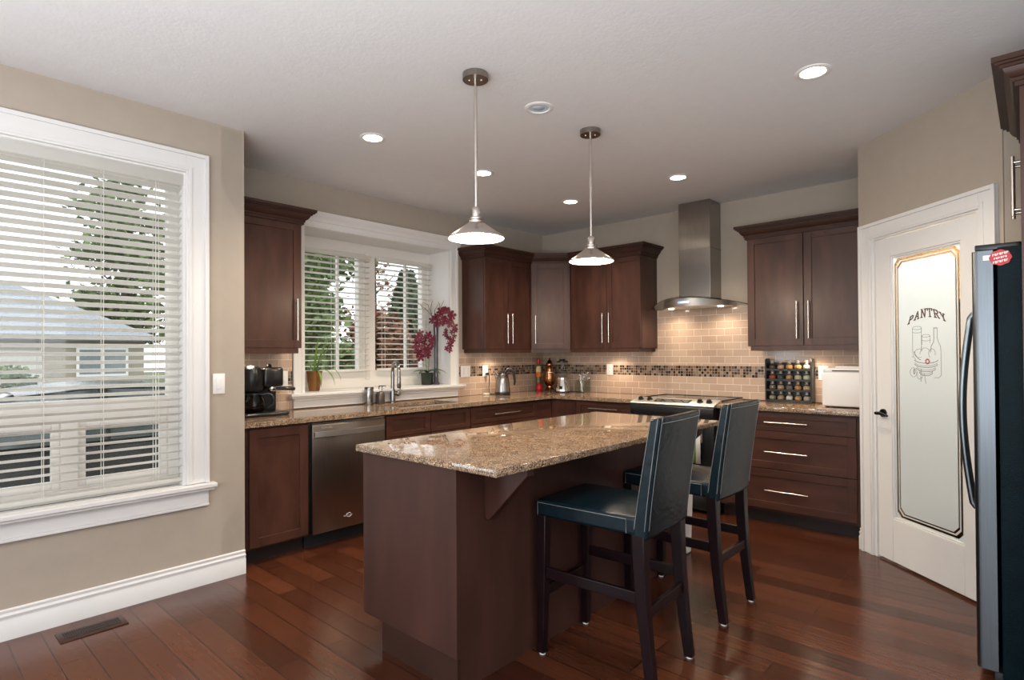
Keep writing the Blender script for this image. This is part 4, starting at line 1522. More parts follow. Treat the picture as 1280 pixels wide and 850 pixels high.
d = fdoor(-2.288, -1.925).build('door', M_STEELF, fr)
fhandle(-1.960).build('handle', M_STEELH, d)
d = fdoor(-1.915, -1.552).build('door', M_STEELF, fr)
fhandle(-1.880).build('handle', M_STEELH, d)
for ya in (-2.275, -1.62):
    MB().rbox(4.125, 4.27, ya, ya + 0.06, 1.747, 1.772, 0.005, 2).build('hinge_cover', M_BLK, fr)
b = MB()
b.rbox(4.17, 4.215, -2.280, -1.56, 0.012, 0.055, 0.004, 2)
b.build('kick_grille', M_BLKM, fr)
M_FOOT = mat('steel_foot', (0.4, 0.4, 0.4), 0.4, 0.9)
for y in (-2.25, -1.59):
    MB().cyl((4.22, y, 0), (4.22, y, 0.035), 0.018, seg=12).build('levelling_foot', M_FOOT, fr)
MB().box(4.152, 4.180, -2.2890, -2.288, 1.705, 1.725).build('white_sticker', M_SHUT, fr, smooth=0)
mg = thing('fridge_magnet', 'red scalloped magnet with white lettering on the black fridge side', 'magnet', (4.212, -2.2885, 1.69))
b = MB()
pts = []
for k in range(48):
    a = 2 * pi * k / 48
    rr = 1 + 0.045 * cos(8 * a)
    pts.append((4.206 + 0.034 * rr * cos(a), 1.712 + 0.031 * rr * sin(a)))
b.prism(pts, 'y', -2.2925, -2.2885)
b.build('badge', M_RED, mg, smooth=0)
b = MB()
for row, (z, n, w, h) in enumerate(((1.727, 7, 0.0054, 0.009), (1.712, 6, 0.0050, 0.007), (1.697, 7, 0.0050, 0.009))):
    for k in range(n):
        x = 4.206 + (k - (n - 1) / 2) * (w + 0.0018)
        z_ = z + 0.004 * (k - (n - 1) / 2) / 3
        b.box(x - w / 2, x - w / 2 + 0.0022, -2.2934, -2.2925, z_ - h / 2, z_ + h / 2)
        if k % 2 == 0:
            b.box(x - w / 2 + .0028, x + w / 2, -2.2934, -2.2925, z_ + h / 2 - 0.003, z_ + h / 2)
            b.box(x - w / 2 + .0028, x + w / 2 - .002, -2.2934, -2.2925, z_ - 0.0015, z_ + 0.0015)
        else:
            b.box(x + w / 2 - 0.0028, x + w / 2, -2.2934, -2.2925, z_ - h / 2, z_ + h / 2)
            b.box(x - w / 2 + .0028, x + w / 2 - .0028, -2.2934, -2.2925, z_ - h / 2, z_ - h / 2 + 0.003)
b.build('lettering', M_SHUT, mg, smooth=0)

fc = thing('refrigerator_surround', 'dark wood cabinet over the refrigerator with tall end panel and crown', 'cabinet', (4.6, -1.92, 0))
MB().box(4.270, 4.945, -2.330, -2.308, 0.0, 2.395).build('end_panel', M_WOOD, fc, smooth=0, bevel=0.001)
MB().box(4.292, 4.945, -2.306, -1.516, 1.855, 2.395).build('body', M_WOOD, fc, smooth=0)
FF = frame(4.290, 0, -90)
for ya, yb in ((-2.302, -1.915), (-1.909, -1.52)):
    d = shaker(MB(FF), -yb, -ya, 1.858, 2.362).build('door', M_WOOD, fc, smooth=0, bevel=0.0015)
    pull(MB(FF), (1.955 if ya < -2 else 1.872), 1.93, 2.19, r=0.008).build('handle', M_NICKEL, d)
MB().sweep([(4.270, -1.517), (4.270, -2.330), (4.945, -2.330)], [(o, z + 0.062) for o, z in CROWN]).build('crown', M_CROWN, fc, smooth=18)

# ------------------------------------------------------------------ switches and outlets
def plate(label, M, u0, u1, z0, z1, kind='outlet', n=1):
    t = thing('light_switch' if kind == 'switch' else 'wall_outlet', label, 'switch' if kind == 'switch' else 'outlet', M @ Vector(((u0 + u1) / 2, 0, z0)))
    MB(M).rbox(u0, u1, -0.006, -0.0002, z0, z1, 0.002, 2).build('cover_plate', M_SHUT, t)
    for k in range(n):
        w = (u1 - u0) / n
        c = u0 + w * (k + 0.5)
        b = MB(M)
        hh = (z1 - z0) * 0.28
        zc = (z0 + z1) / 2
        b.rbox(c - 0.016, c + 0.016, -0.0085, -0.005, zc - hh, zc + hh, 0.001, 2)
        o = b.build('rocker' if kind == 'switch' else 'receptacle', M_WHITE, t)
        if kind != 'switch':
            b = MB(M)
            for dz in (-0.5 * hh, 0.5 * hh):
                for dx_ in (-0.006, 0.006):
                    b.box(c + dx_ - 0.001, c + dx_ + 0.001, -0.0088, -0.0084, zc + dz - 0.004, zc + dz + 0.004)
            b.build('slots', M_BLKM, o, smooth=0)
    return t


plate('white light switch on the beige wall beside the dining window', FD, -3.950, -3.880, 1.114, 1.236, 'switch')
FB = frame(0.010, 0, 90)
FR_ = frame(0, -0.010, 0)
plate('white outlet beside the coffee maker', FB, -3.232, -3.154, 1.100, 1.222)
plate('white double switch plate beside the window trim under the upper cabinets', FB, -1.335, -1.205, 1.112, 1.228, 'switch', 2)
plate('white outlet with the kettle plug in it', FB, -1.028, -0.948, 1.110, 1.226)
plate('white outlet in the mosaic band left of the range', FR_, 0.888, 0.966, 1.112, 1.230)
plate('white outlet between spice rack and bread machine', FR_, 2.965, 3.040, 1.108, 1.226)

# floor register
rgx = thing('floor_register', 'dark bronze floor vent beside the dining wall baseboard', 'vent', (0.852, -4.577, 0))
b = MB()
b.rbox(0.785, 0.920, -4.715, -4.440, 0.0005, 0.005, 0.002, 2)
b.build('frame', M_REG, rgx)
b = MB()
for k in range(24):
    y = -4.69 + k * 0.0092 + 0.004
    for x0_ in (0.812, 0.838, 0.864):
        b.box(x0_ + 0.002, x0_ + 0.022, y - 0.0022, y + 0.0022, 0.005, 0.0075, )
b.build('louvres', M_REG, rgx, smooth=0)
MB().box(0.808, 0.892, -4.692, -4.462, 0.005, 0.0053).build('dark_opening', M_BLKM, rgx, smooth=0)
# ------------------------------------------------------------------ things on the counters
# coffee maker
cm = thing('coffee_maker', 'black coffee and espresso machine with glass carafe', 'coffee maker', (0.2, -3.46, 0.92))
b = MB()
b.rbox(0.055, 0.370, -3.625, -3.315, 0.9205, 0.948, 0.012, 3)
b.build('base', M_GUN, cm)
MB().rbox(0.055, 0.170, -3.620, -3.320, 0.945, 1.150, 0.010, 3).build('water_tank', M_BLK, cm)
b = MB()
b.lathe([(0, 1.100), (0.072, 1.100), (0.080, 1.115), (0.082, 1.215), (0.074, 1.250), (0.045, 1.270), (0, 1.274)], (0.235, -3.535, 0), 28)
b.build('brew_head', M_BLK, cm)
MB().rbox(0.060, 0.300, -3.470, -3.325, 1.120, 1.258, 0.018, 3).build('espresso_head', M_GUN, cm)
b = MB()
b.lathe([(0, 1.258), (0.018, 1.258), (0.020, 1.268), (0.012, 1.282), (0, 1.284)], (0.20, -3.39, 0), 16)
b.build('steam_knob', M_BLK, cm)
b = MB()
b.lathe([(0, 0), (0.031, 0), (0.034, 0.006), (0.031, 0.034), (0, 0.034)], (0.235, -3.385, 1.086), 20)
pf = b.build('filter_holder', M_CHROME, cm)
MB().tube([(0.245, -3.36, 1.104), (0.262, -3.315, 1.106), (0.275, -3.27, 1.103), (0.283, -3.235, 1.099)], [0.011, 0.014, 0.015, 0.012], 12).build('grip', M_BLK, pf)
b = MB()
b.lathe([(0, 0.9485), (0.056, 0.9485), (0.068, 0.965), (0.072, 0.995), (0.066, 1.030), (0.052, 1.058), (0.050, 1.070)], (0.250, -3.520, 0), 28, caps=False)
ca = b.build('carafe', M_CARAFE, cm, recalc=False)
MB().lathe([(0, 1.070), (0.054, 1.070), (0.054, 1.080), (0.030, 1.088), (0, 1.088)], (0.250, -3.520, 0), 24).build('carafe_lid', M_BLK, ca)
MB().lathe([(0, 0.950), (0.054, 0.950), (0.066, 0.966), (0.070, 0.992), (0, 0.992)], (0.250, -3.520, 0), 24).build('coffee', mat('coffee', (0.012, 0.005, 0.003), 0.1), ca)
MB().tube([(0.262, -3.468, 1.066), (0.272, -3.430, 1.072), (0.280, -3.402, 1.060), (0.284, -3.392, 1.025), (0.280, -3.400, 0.990), (0.270, -3.430, 0.972)], [0.009, 0.010, 0.010, 0.009, 0.008, 0.007], 10).build('carafe_handle', M_BLK, ca)

# canister and soap dispenser by the faucet
ct = thing('steel_canister', 'tall brushed steel canister left of the faucet', 'canister', (0.114, -2.487, 0.92))
MB().lathe([(0, 0.9205), (0.040, 0.9205), (0.041, 0.926), (0.038, 1.02), (0.037, 1.048), (0, 1.048)], (0.114, -2.487, 0), 28).build('body', M_STEELV, ct)
MB().lathe([(0, 1.048), (0.039, 1.048), (0.040, 1.066), (0.036, 1.072), (0, 1.072)], (0.114, -2.487, 0), 28).build('lid', M_DCHROME, ct)
sd = thing('soap_dispenser', 'squat dark twin-pump soap bottle between canister and faucet', 'soap dispenser', (0.075, -2.345, 0.92))
MB().lathe([(0, 0.9205), (0.036, 0.9205), (0.038, 0.93), (0.038, 0.995), (0.032, 1.018), (0.018, 1.028), (0, 1.028)], (0.075, -2.345, 0), 24).build('bottle', mat('grey_bronze_soap', (0.10, 0.085, 0.072), 0.3, 0.4), sd)
for dx_, dy_ in ((-0.009, -0.009), (0.010, 0.010)):
    b = MB()
    x, y = 0.075 + dx_, -2.345 + dy_
    b.cyl((x, y, 1.026), (x, y, 1.062), 0.0055, 0.004, 10)
    b.tube([(x, y, 1.060), (x + 0.003, y + 0.003, 1.072), (x + 0.020, y + 0.018, 1.073), (x + 0.026, y + 0.023, 1.066)], [0.006, 0.006, 0.005, 0.004], 8)
    b.build('pump', M_DCHROME, sd)

# kettle
kx, ky = 0.195, -0.915
ke = thing('electric_kettle', 'brushed steel electric kettle with black handle in front of tiles', 'kettle', (kx, ky, 0.92))
MB().lathe([(0, 0.9205), (0.082, 0.9205), (0.084, 0.928), (0.080, 0.952), (0, 0.952)], (kx, ky, 0), 32).build('power_base', M_BLK, ke)
MB().lathe([(0, 0.952), (0.080, 0.952), (0.080, 0.965), (0.070, 1.06), (0.058, 1.135), (0.054, 1.142), (0, 1.142)], (kx, ky, 0), 32).build('body', M_STEELV, ke)
MB().lathe([(0, 1.142), (0.050, 1.142), (0.046, 1.154), (0.014, 1.160), (0.012, 1.172), (0, 1.174)], (kx, ky, 0), 28).build('lid', M_BLK, ke)
rx, ry = 0.74, 0.67
hp = [(0.030, 1.150), (0.055, 1.185), (0.085, 1.188), (0.108, 1.165), (0.122, 1.110), (0.128, 1.060), (0.122, 1.020)]
MB().tube([(kx + r_ * rx, ky + r_ * ry, z) for r_, z in hp], [0.011, 0.013, 0.014, 0.014, 0.0135, 0.012, 0.009], 12).build('handle', M_BLK, ke)
b = MB()
b.tube([(kx - 0.055 * rx, ky - 0.055 * ry, 1.095), (kx - 0.068 * rx, ky - 0.068 * ry, 1.125), (kx - 0.078 * rx, ky - 0.078 * ry, 1.142)], [0.020, 0.015, 0.010], 10)
b.build('spout', M_STEELV, ke)
pc = thing('power_cord', 'black plug and cord hanging from the outlet to the kettle', 'cord', (0.03, -0.985, 0.92))
MB().rbox(0.0190, 0.045, -0.990, -0.958, 1.128, 1.150, 0.004, 2).build('plug', M_BLK, pc)
MB().tube([(0.044, -0.974, 1.139), (0.052, -0.965, 1.120), (0.046, -0.960, 1.06), (0.040, -0.962, 0.99), (0.046, -0.966, 0.945), (0.065, -0.968, 0.9265), (0.09, -0.955, 0.9255), (0.112, -0.945, 0.9255)], 0.004, 8).build('cord', M_BLK, pc)
ch = thing('white_cable_bundle', 'small pale cable bundle lying on the counter left of the kettle', 'cable', (0.07, -1.03, 0.92))
b = MB()
pts = [(0.07 + 0.030 * cos(a * 1.0) * (0.7 + .3 * sin(a * 2.3)), -1.03 + 0.036 * sin(a), 0.9245 + 0.012 * (k / 50) + 0.003 * sin(a * 3)) for k, a in enumerate([j * 0.55 for j in range(50)])]
b.tube(pts, 0.0038, 6)
b.build('coil', mat('pale_cable', (0.62, 0.58, 0.52), 0.5), ch)

# sauce bottle, red jar, copper urn
sb = thing('sauce_bottle', 'tall bottle with red cap and orange label in the corner', 'bottle', (0.095, -0.205, 0.92))
bx, by = 0.095, -0.205
MB().lathe([(0, 0.9205), (0.030, 0.9205), (0.031, 0.93), (0.031, 1.175), (0.024, 1.205), (0.014, 1.222), (0.014, 1.235), (0, 1.235)], (bx, by, 0), 24).build('body', mat('olive_sauce_glass', (0.13, 0.11, 0.03), 0.12, var=0.4, scale=30), sb)
MB().lathe([(0.0, 1.085), (0.0318, 1.085), (0.0318, 1.135), (0, 1.135)], (bx, by, 0), 24).build('label', mat('orange_label', (0.75, 0.17, 0.015), 0.5), sb)
MB().lathe([(0.0, 1.135), (0.0316, 1.135), (0.0316, 1.178), (0.026, 1.205), (0, 1.205)], (bx, by, 0), 24).build('upper_label', mat('cream_label', (0.80, 0.66, 0.34), 0.5, var=0.3, scale=60), sb)
MB().lathe([(0, 1.235), (0.019, 1.235), (0.021, 1.245), (0.020, 1.282), (0.012, 1.290), (0, 1.290)], (bx, by, 0), 20).build('cap', M_RED, sb)
rj = thing('red_jar', 'small round glossy red jar before the bottle', 'jar', (0.155, -0.265, 0.92))
MB().lathe([(0, 0.9205), (0.026, 0.9205), (0.036, 0.935), (0.039, 0.962), (0.034, 0.988), (0.022, 1.000), (0, 1.002)], (0.155, -0.265, 0), 24).build('bowl', M_RED, rj)
MB().lathe([(0, 1.001), (0.018, 1.001), (0.016, 1.010), (0.005, 1.014), (0.006, 1.024), (0, 1.026)], (0.155, -0.265, 0), 20).build('lid', M_RED, rj)
ux, uy = 0.212, -0.150
ur = thing('copper_urn', 'dark copper urn with domed lid in the counter corner', 'urn', (ux, uy, 0.92))
MB().lathe([(0, 0.938), (0.045, 0.938), (0.047, 0.952), (0.036, 0.968), (0.034, 0.982), (0.056, 1.005), (0.066, 1.045), (0.066, 1.085), (0.056, 1.125), (0.058, 1.132), (0, 1.132)], (ux, uy, 0), 32).build('body', M_BRASS, ur)
b = MB()
for a in (0.4, 1.97, 3.54, 5.11):
    b.tube([(ux + 0.036 * cos(a), uy + 0.036 * sin(a), 0.945), (ux + 0.056 * cos(a), uy + 0.056 * sin(a), 0.9265)], [0.007, 0.006], 8)
b.build('foot', M_BRASS, ur)
MB().lathe([(0, 1.132), (0.064, 1.132), (0.064, 1.139), (0, 1.139)], (ux, uy, 0), 32).build('rim', M_NICKEL, ur)
MB().lathe([(0, 1.139), (0.048, 1.139), (0.044, 1.175), (0.036, 1.205), (0.040, 1.212), (0.036, 1.240), (0.020, 1.268), (0.008, 1.276), (0.012, 1.288), (0, 1.298)], (ux, uy, 0), 32).build('domed_lid', M_BRASS, ur)
b = MB()
b.tube([(ux + 0.045, uy - 0.045, 1.03), (ux + 0.066, uy - 0.066, 1.028), (ux + 0.072, uy - 0.072, 1.012)], [0.008, 0.006, 0.006], 8)
b.build('tap', M_NICKEL, ur)

# blender
blx, bly = 0.425, -0.190
bl = thing('countertop_blender', 'chrome blender with clear jug and black lid in the corner', 'blender', (blx, bly, 0.92))
MB().lathe([(0, 0.9205), (0.086, 0.9205), (0.088, 0.932), (0, 0.932)], (blx, bly, 0), 32).build('foot_ring', M_BLK, bl)
MB().lathe([(0, 0.932), (0.084, 0.932), (0.074, 0.985), (0.054, 1.050), (0.050, 1.078), (0, 1.078)], (blx, bly, 0), 10).build('motor_base', M_CHROME, bl, smooth=20)
b = MB()
b.lathe([(0, 1.0785), (0.046, 1.0785), (0.052, 1.10), (0.064, 1.235), (0.066, 1.248)], (blx, bly, 0), 28, caps=False)
jg = b.build('jug', M_JAR, bl, recalc=False)
MB().tube([(blx + .74 * .060, bly + .67 * .060, 1.225), (blx + .74 * .098, bly + .67 * .098, 1.222), (blx + .74 * .100, bly + .67 * .100, 1.14), (blx + .74 * .060, bly + .67 * .060, 1.105)], 0.007, 10).build('jug_handle', M_JAR, jg)
MB().lathe([(0, 1.248), (0.066, 1.248), (0.066, 1.262), (0.034, 1.266), (0.030, 1.284), (0, 1.286)], (blx, bly, 0), 28).build('lid', M_BLK, bl)
b = MB()
b.rbox(blx + 0.010, blx + 0.045, bly - 0.077, bly - 0.060, 0.955, 0.990, 0.003, 2)
b.build('switch', M_BLK, bl)
MB().tube([(blx + .05, bly + .07, 0.93), (blx + .10, bly + .05, 0.9255), (blx + .13, bly + .06, 0.9255), (blx + .15, bly + .12, 0.9260), (blx + .16, bly + .165, 0.93)], 0.004, 8).build('cord', M_BLK, bl)

# clear square vase with silver bead sprays
vx, vy = 0.640, -0.115
bv = thing('bead_spray_vase', 'clear square vase holding silver beaded stems', 'vase', (vx, vy, 0.92))
b = MB()
w = 0.060
for a0, a1, c0, c1 in ((-w, w, -w, -w + .003), (-w, w, w - .003, w), (-w, -w + .003, -w + .003, w - .003), (w - .003, w, -w + .003, w - .003)):
    b.box(vx + a0, vx + a1, vy + c0, vy + c1, 0.9205, 1.06)
b.box(vx - w, vx + w, vy - w, vy + w, 0.9205, 0.926)
b.build('glass_box', M_JAR, bv, smooth=0)
b, c2 = MB(), MB()
rnd = random.Random(3)
for k in range(16):
    a, q = rnd.uniform(0, 2 * pi), rnd.uniform(0.01, 0.068)
    tx, ty, tz = vx + q * cos(a), vy + min(q * sin(a), 0.05), rnd.uniform(1.06, 1.135)
    sx, sy_ = vx + q * 0.5 * cos(a + 2), vy + q * 0.5 * sin(a + 2)
    b.tube([(sx, sy_, 0.927), ((sx + tx) / 2, (sy_ + ty) / 2, 1.0), (tx, ty, tz)], 0.0016, 5)
    for j in range(5):
        c2.sphere((tx + rnd.uniform(-.014, .014), ty + rnd.uniform(-.012, .012), tz + rnd.uniform(-.022, .012)), rnd.uniform(0.005, 0.009), 8, 6)
b.build('stems', M_NICKEL, bv)
tag(c2.build('beads', M_CHROME, bv), kind='stuff')

# spice rack and its twenty jars
sr = thing('spice_rack', 'dark four-tier spice rack on the granite beside the bread machine', 'rack', (2.757, -0.08, 0.92))
M_RACK = mat('black_rack_wood', (0.016, 0.014, 0.013), 0.35)
for x in (2.572, 2.932):
    b = MB()
    b.prism([(-0.128, 0.9205), (-0.128, 1.268), (-0.120, 1.284), (-0.10, 1.290), (-0.03, 1.290), (-0.03, 0.9205)], 'x', x, x + 0.012)
    b.build('side_panel', M_RACK, sr, smooth=0, bevel=0.002)
MB().box(2.584, 2.932, -0.036, -0.030, 0.9205, 1.255).build('back_panel', M_RACK, sr, smooth=0)
SHZ = (0.930, 1.018, 1.106, 1.194)
for z in SHZ:
    b = MB()
    b.box(2.584, 2.932, -0.122, -0.036, z - 0.007, z)
    b.box(2.584, 2.932, -0.128, -0.122, z - 0.009, z + 0.010)
    b.build('shelf', M_RACK, sr, smooth=0)
ROWN = ('top', 'second', 'third', 'bottom')
ORD = ('first', 'second', 'third', 'fourth', 'fifth')
CON = {1: [('dark herbs', (0.06, 0.05, 0.03)), ('pinkish salt', (0.50, 0.30, 0.22)), ('tan powder', (0.50, 0.26, 0.09)), ('golden powder', (0.52, 0.27, 0.10)), ('cream powder', (0.62, 0.50, 0.32))],
       2: [('rust red powder', (0.32, 0.06, 0.02)), ('dark green leaves', (0.05, 0.07, 0.05)), ('tan powder', (0.48, 0.26, 0.12)), ('cream powder', (0.68, 0.54, 0.36)), ('pale cream powder', (0.72, 0.60, 0.42))],
       3: [('olive leaves', (0.16, 0.14, 0.08)), ('tan seeds', (0.42, 0.28, 0.16)), ('grey peppercorns', (0.14, 0.12, 0.13)), ('orange powder', (0.50, 0.22, 0.07)), ('buff powder', (0.50, 0.36, 0.24))],
       4: [('grey green leaves', (0.24, 0.22, 0.15)), ('brown seeds', (0.34, 0.24, 0.15)), ('white salt', (0.72, 0.64, 0.55)), ('orange brown powder', (0.46, 0.24, 0.10)), ('pale grey powder', (0.40, 0.34, 0.29))]}
J_BODY, J_LID, J_FILL = [], None, None


def jar_meshes():
    o1 = MB().lathe([(0, 0.0), (0.020, 0.0), (0.027, 0.008), (0.030, 0.022), (0.026, 0.038), (0.016, 0.048), (0.015, 0.054)], seg=20, caps=False).build('jar_body', M_JAR, None, recalc=False)
    o2 = MB().lathe([(0, 0.054), (0.0155, 0.054), (0.0155, 0.057), (0.007, 0.060), (0.0085, 0.064), (0.0115, 0.069), (0.0105, 0.076), (0.005, 0.080), (0, 0.0805)], seg=18).build('jar_lid', M_LIDG, None)
    o3 = MB().lathe([(0, 0.0012), (0.019, 0.0012), (0.0258, 0.009), (0.0290, 0.022), (0.0262, 0.035), (0.018, 0.043), (0, 0.044)], seg=20).build('jar_contents', M_SHUT, None)
    return o1, o2, o3


proto = jar_meshes()
first = True
for ri in range(4):
    z = SHZ[3 - ri]
    for k in range(5):
        nm, colr = CON[ri + 1][k]
        t = thing('spice_jar', f'round glass spice jar of {nm}, {ORD[k]} from the range on the {ROWN[ri]} shelf', 'jar', (2.620 + k * 0.0685, -0.080, z), group='spice jars in the rack')
        fm = mat('spice_' + nm.replace(' ', '_'), tuple(min(.85, c * 1.35 + .02) for c in colr), 0.8, var=0.25, scale=160)
        for p, part in zip(proto, ('jar_body', 'lid', 'contents')):
            c = p.copy()
            if part == 'contents':
                c.data = p.data.copy()
                c.data.materials[0] = fm
            c.name = part
            COL.objects.link(c)
            c.parent = t
            ROOT[c.name] = ROOT[t.name]
for p in proto:
    bpy.data.objects.remove(p)

# bread machine
bm_ = thing('bread_machine', 'white upright bread machine against the pantry wall', 'bread machine', (3.25, -0.29, 0.92))
MB().rbox(3.095, 3.408, -0.440, -0.130, 0.930, 1.188, 0.014, 3).build('body', M_WHITE, bm_)
b = MB()
b.rbox(3.100, 3.403, -0.434, -0.135, 1.184, 1.222, 0.014, 3)
lid = b.build('lid', M_WHITE, bm_)
MB().rbox(3.165, 3.345, -0.4365, -0.425, 1.196, 1.204, 0.002, 2).build('lid_slot', M_BLKM, lid)
MB().rbox(3.170, 3.335, -0.36, -0.22, 1.220, 1.233, 0.006, 2).build('lid_grip', M_WHITE, lid)
b = MB()
for x in (3.125, 3.375):
    for y in (-0.41, -0.16):
        b.cyl((x, y, 0.9205), (x, y, 0.932), 0.014, seg=12)
b.build('foot', M_BLKM, bm_)
MB().box(3.095 - 0.0008, 3.095 + .001, -0.30, -0.20, 1.02, 1.10).build('side_vent', M_BLKM, bm_, smooth=0)

# ------------------------------------------------------------------ plants on the kitchen window sill
def blade(b, p0, d, L, w, droop, seg=9, up=0.6):
    """a strap leaf that starts at p0 along plan direction d and bends over"""
    d = Vector((d[0], d[1], 0)).normalized()
    side = Vector((-d.y, d.x, 0))
    p = Vector(p0)
    ang = up
    vs, fs = [], []
    for k in range(seg + 1):
        q = k / seg
        ww = w * (max(0.0, sin(pi * min(1, q * 0.86 + 0.14))) ** 0.8) * 0.5 + 0.0006
        cup = Vector((0, 0, ww * 0.35))
        vs += [p - side * ww + cup, p, p + side * ww + cup]
        p = p + (d * cos(ang) + Vector((0, 0, sin(ang)))) * (L / seg)
        ang -= droop / seg
    for k in range(seg):
        a = 3 * k
        fs += [(a, a + 1, a + 4, a + 3), (a + 1, a + 2, a + 5, a + 4)]
    b.add(vs, fs)


px_, py_ = -0.165, -2.835
gp = thing('potted_spider_plant', 'spiky green plant in a brown glazed pot on the window sill', 'plant', (px_, py_, 1.045))
MB().lathe([(0, 1.0455), (0.042, 1.0455), (0.045, 1.06), (0.060, 1.14), (0.062, 1.195), (0.066, 1.200), (0.066, 1.212), (0.058, 1.212), (0.054, 1.19), (0, 1.19)], (px_, py_, 0), 32).build('pot', M_CLAY, gp)
MB().lathe([(0, 1.190), (0.054, 1.190), (0.030, 1.198), (0, 1.20)], (px_, py_, 0), 20).build('soil', mat('soil', (0.03, 0.018, 0.01), 0.9), gp)
rnd = random.Random(11)
rt = Vector((0.74, 0.67))
fw = Vector((0.67, -0.74))
for k, (du, df, L, up, dr) in enumerate([(1, .2, .34, 1.15, .35), (.8, .1, .36, 1.3, .2), (.6, -.1, .27, 1.35, .5), (1, .3, .32, .75, 2.3), (.9, .5, .30, .5, 2.1), (.5, .6, .24, .45, 2.6), (-1, .2, .08, .7, 1.0), (-.4, .5, .16, 1.2, 1.0), (.2, .2, .30, 1.45, .3), (1, -.2, .22, 1.0, .9), (.3, .9, .18, .9, 1.6), (.7, .25, .30, 1.2, .15)]):
    b = MB()
    v = rt * du + fw * df
    blade(b, (px_ + v.x * .012, py_ + v.y * .012, 1.198), v, L, 0.017, dr, up=up)
    b.build('leaf', M_LEAFG, gp, recalc=False)

ox, oy = -0.140, -1.645
oc = thing('potted_orchid', 'low orchid with magenta blooms in a dark pot on the sill', 'orchid', (ox, oy, 1.045))
MB().lathe([(0, 1.0455), (0.052, 1.0455), (0.057, 1.06), (0.062, 1.150), (0.064, 1.165), (0.056, 1.165), (0.054, 1.150), (0, 1.150)], (ox, oy, 0), 6).build('pot', M_POT, oc, smooth=20)
for v, L in (((-.74, -.67), .17), ((.74, .67), .22), ((.3, -.9), .16), ((-.9, .1), .13), ((.9, .2), .18)):
    b = MB()
    blade(b, (ox, oy, 1.160), v, L, 0.045, 1.5, up=0.6)
    b.build('leaf', M_LEAFD, oc, recalc=False)


def bloom(parent, c, face, r):
    c = Vector(c)
    f = Vector(face).normalized()
    q = Vector((0, 0, 1)).rotation_difference(f).to_matrix()
    b = MB()
    for k in range(5):
        a0 = 2 * pi * k / 5 + 0.3
        wd_ = 0.80 if k in (1, 4) else 0.58
        vs = [(0, 0, 0)]
        for s in range(9):
            t_ = -1 + 2 * s / 8
            rr = r * (0.25 + 0.75 * (1 - abs(t_) ** 2.2))
            a = a0 + wd_ * t_
            vs.append((rr * cos(a), rr * sin(a), 0.25 * rr * (0.6 - abs(t_) * 0.3)))
        b.add([c + q @ Vector(v) for v in vs], [(0, i, i + 1) for i in range(1, 9)])
    b.sphere(c + q @ Vector((0, 0, r * 0.12)), r * 0.16, 8, 6)
    return b.build('bloom', M_PETAL, parent, recalc=False, smooth=60)


def rv(c, du, dz, df=0.0):
    v = rt * du + fw * df
    return (c[0] + v.x, c[1] + v.y, dz)


rnd = random.Random(5)
MB().tube([rv((ox, oy), 0, 1.155), rv((ox, oy), -.015, 1.28, .01), rv((ox, oy), -.02, 1.40, .02), rv((ox, oy), -.05, 1.52, .03), rv((ox, oy), -.075, 1.57, .04)], 0.0035, 6).build('stem', M_STEM, oc)
MB().tube([rv((ox, oy), 0.01, 1.155), rv((ox, oy), .02, 1.30, .01), rv((ox, oy), .03, 1.42, .02), rv((ox, oy), .045, 1.53, .03)], 0.003, 6).build('stem', M_STEM, oc)
for du, z in ((-.085, 1.565), (-.055, 1.60), (-.10, 1.51), (-.06, 1.53), (-.02, 1.555), (-.105, 1.455), (-.065, 1.47), (-.025, 1.49), (.03, 1.58), (.06, 1.545), (.05, 1.50), (-.075, 1.41), (-.02, 1.42), (.02, 1.44), (-.055, 1.365), (.01, 1.385)):
    bloom(oc, rv((ox, oy), du + rnd.uniform(-.008, .008), z - 0.045, rnd.uniform(.01, .06)), (fw.x + rnd.uniform(-.5, .5), fw.y + rnd.uniform(-.5, .5), rnd.uniform(-.3, .3)), rnd.uniform(.038, .05))
wx, wy = -0.105, -1.560
ov = thing('orchid_vase', 'tall slim dark vase with trailing magenta orchid and dry twigs', 'vase', (wx, wy, 1.045))
MB().lathe([(0, 1.0455), (0.036, 1.0455), (0.038, 1.055), (0.026, 1.075), (0.021, 1.20), (0.022, 1.45), (0.027, 1.655), (0.029, 1.665), (0.024, 1.665), (0.018, 1.45), (0, 1.44)], (wx, wy, 0), 28).build('vase', M_VASE, ov)
for pts in ([(0, 1.62), (-.03, 1.72), (-.10, 1.80), (-.19, 1.87)], [(0, 1.62), (-.045, 1.74), (-.075, 1.84), (-.13, 1.86)], [(-.04, 1.74), (-.05, 1.80), (-.03, 1.88)], [(.0, 1.64), (.03, 1.78), (.085, 1.88)],
            [(.03, 1.78), (.04, 1.84), (.03, 1.87)], [(0, 1.64), (-.01, 1.78), (.03, 1.85)], [(-.10, 1.80), (-.12, 1.79), (-.15, 1.84)]):
    MB().tube([rv((wx, wy), u, z, .01 * k) for k, (u, z) in enumerate(pts)], [0.0042 - 0.0008 * k for k in range(len(pts))], 6).build('twig', M_TWIG, ov)
MB().tube([rv((wx, wy), 0, 1.62), rv((wx, wy), .015, 1.74, .02), rv((wx, wy), .07, 1.80, .04), rv((wx, wy), .14, 1.76, .05), rv((wx, wy), .185, 1.66, .06), rv((wx, wy), .19, 1.55, .06), rv((wx, wy), .15, 1.47, .06), rv((wx, wy), .12, 1.42, .06)], 0.0032, 6).build('stem', M_STEM, ov)
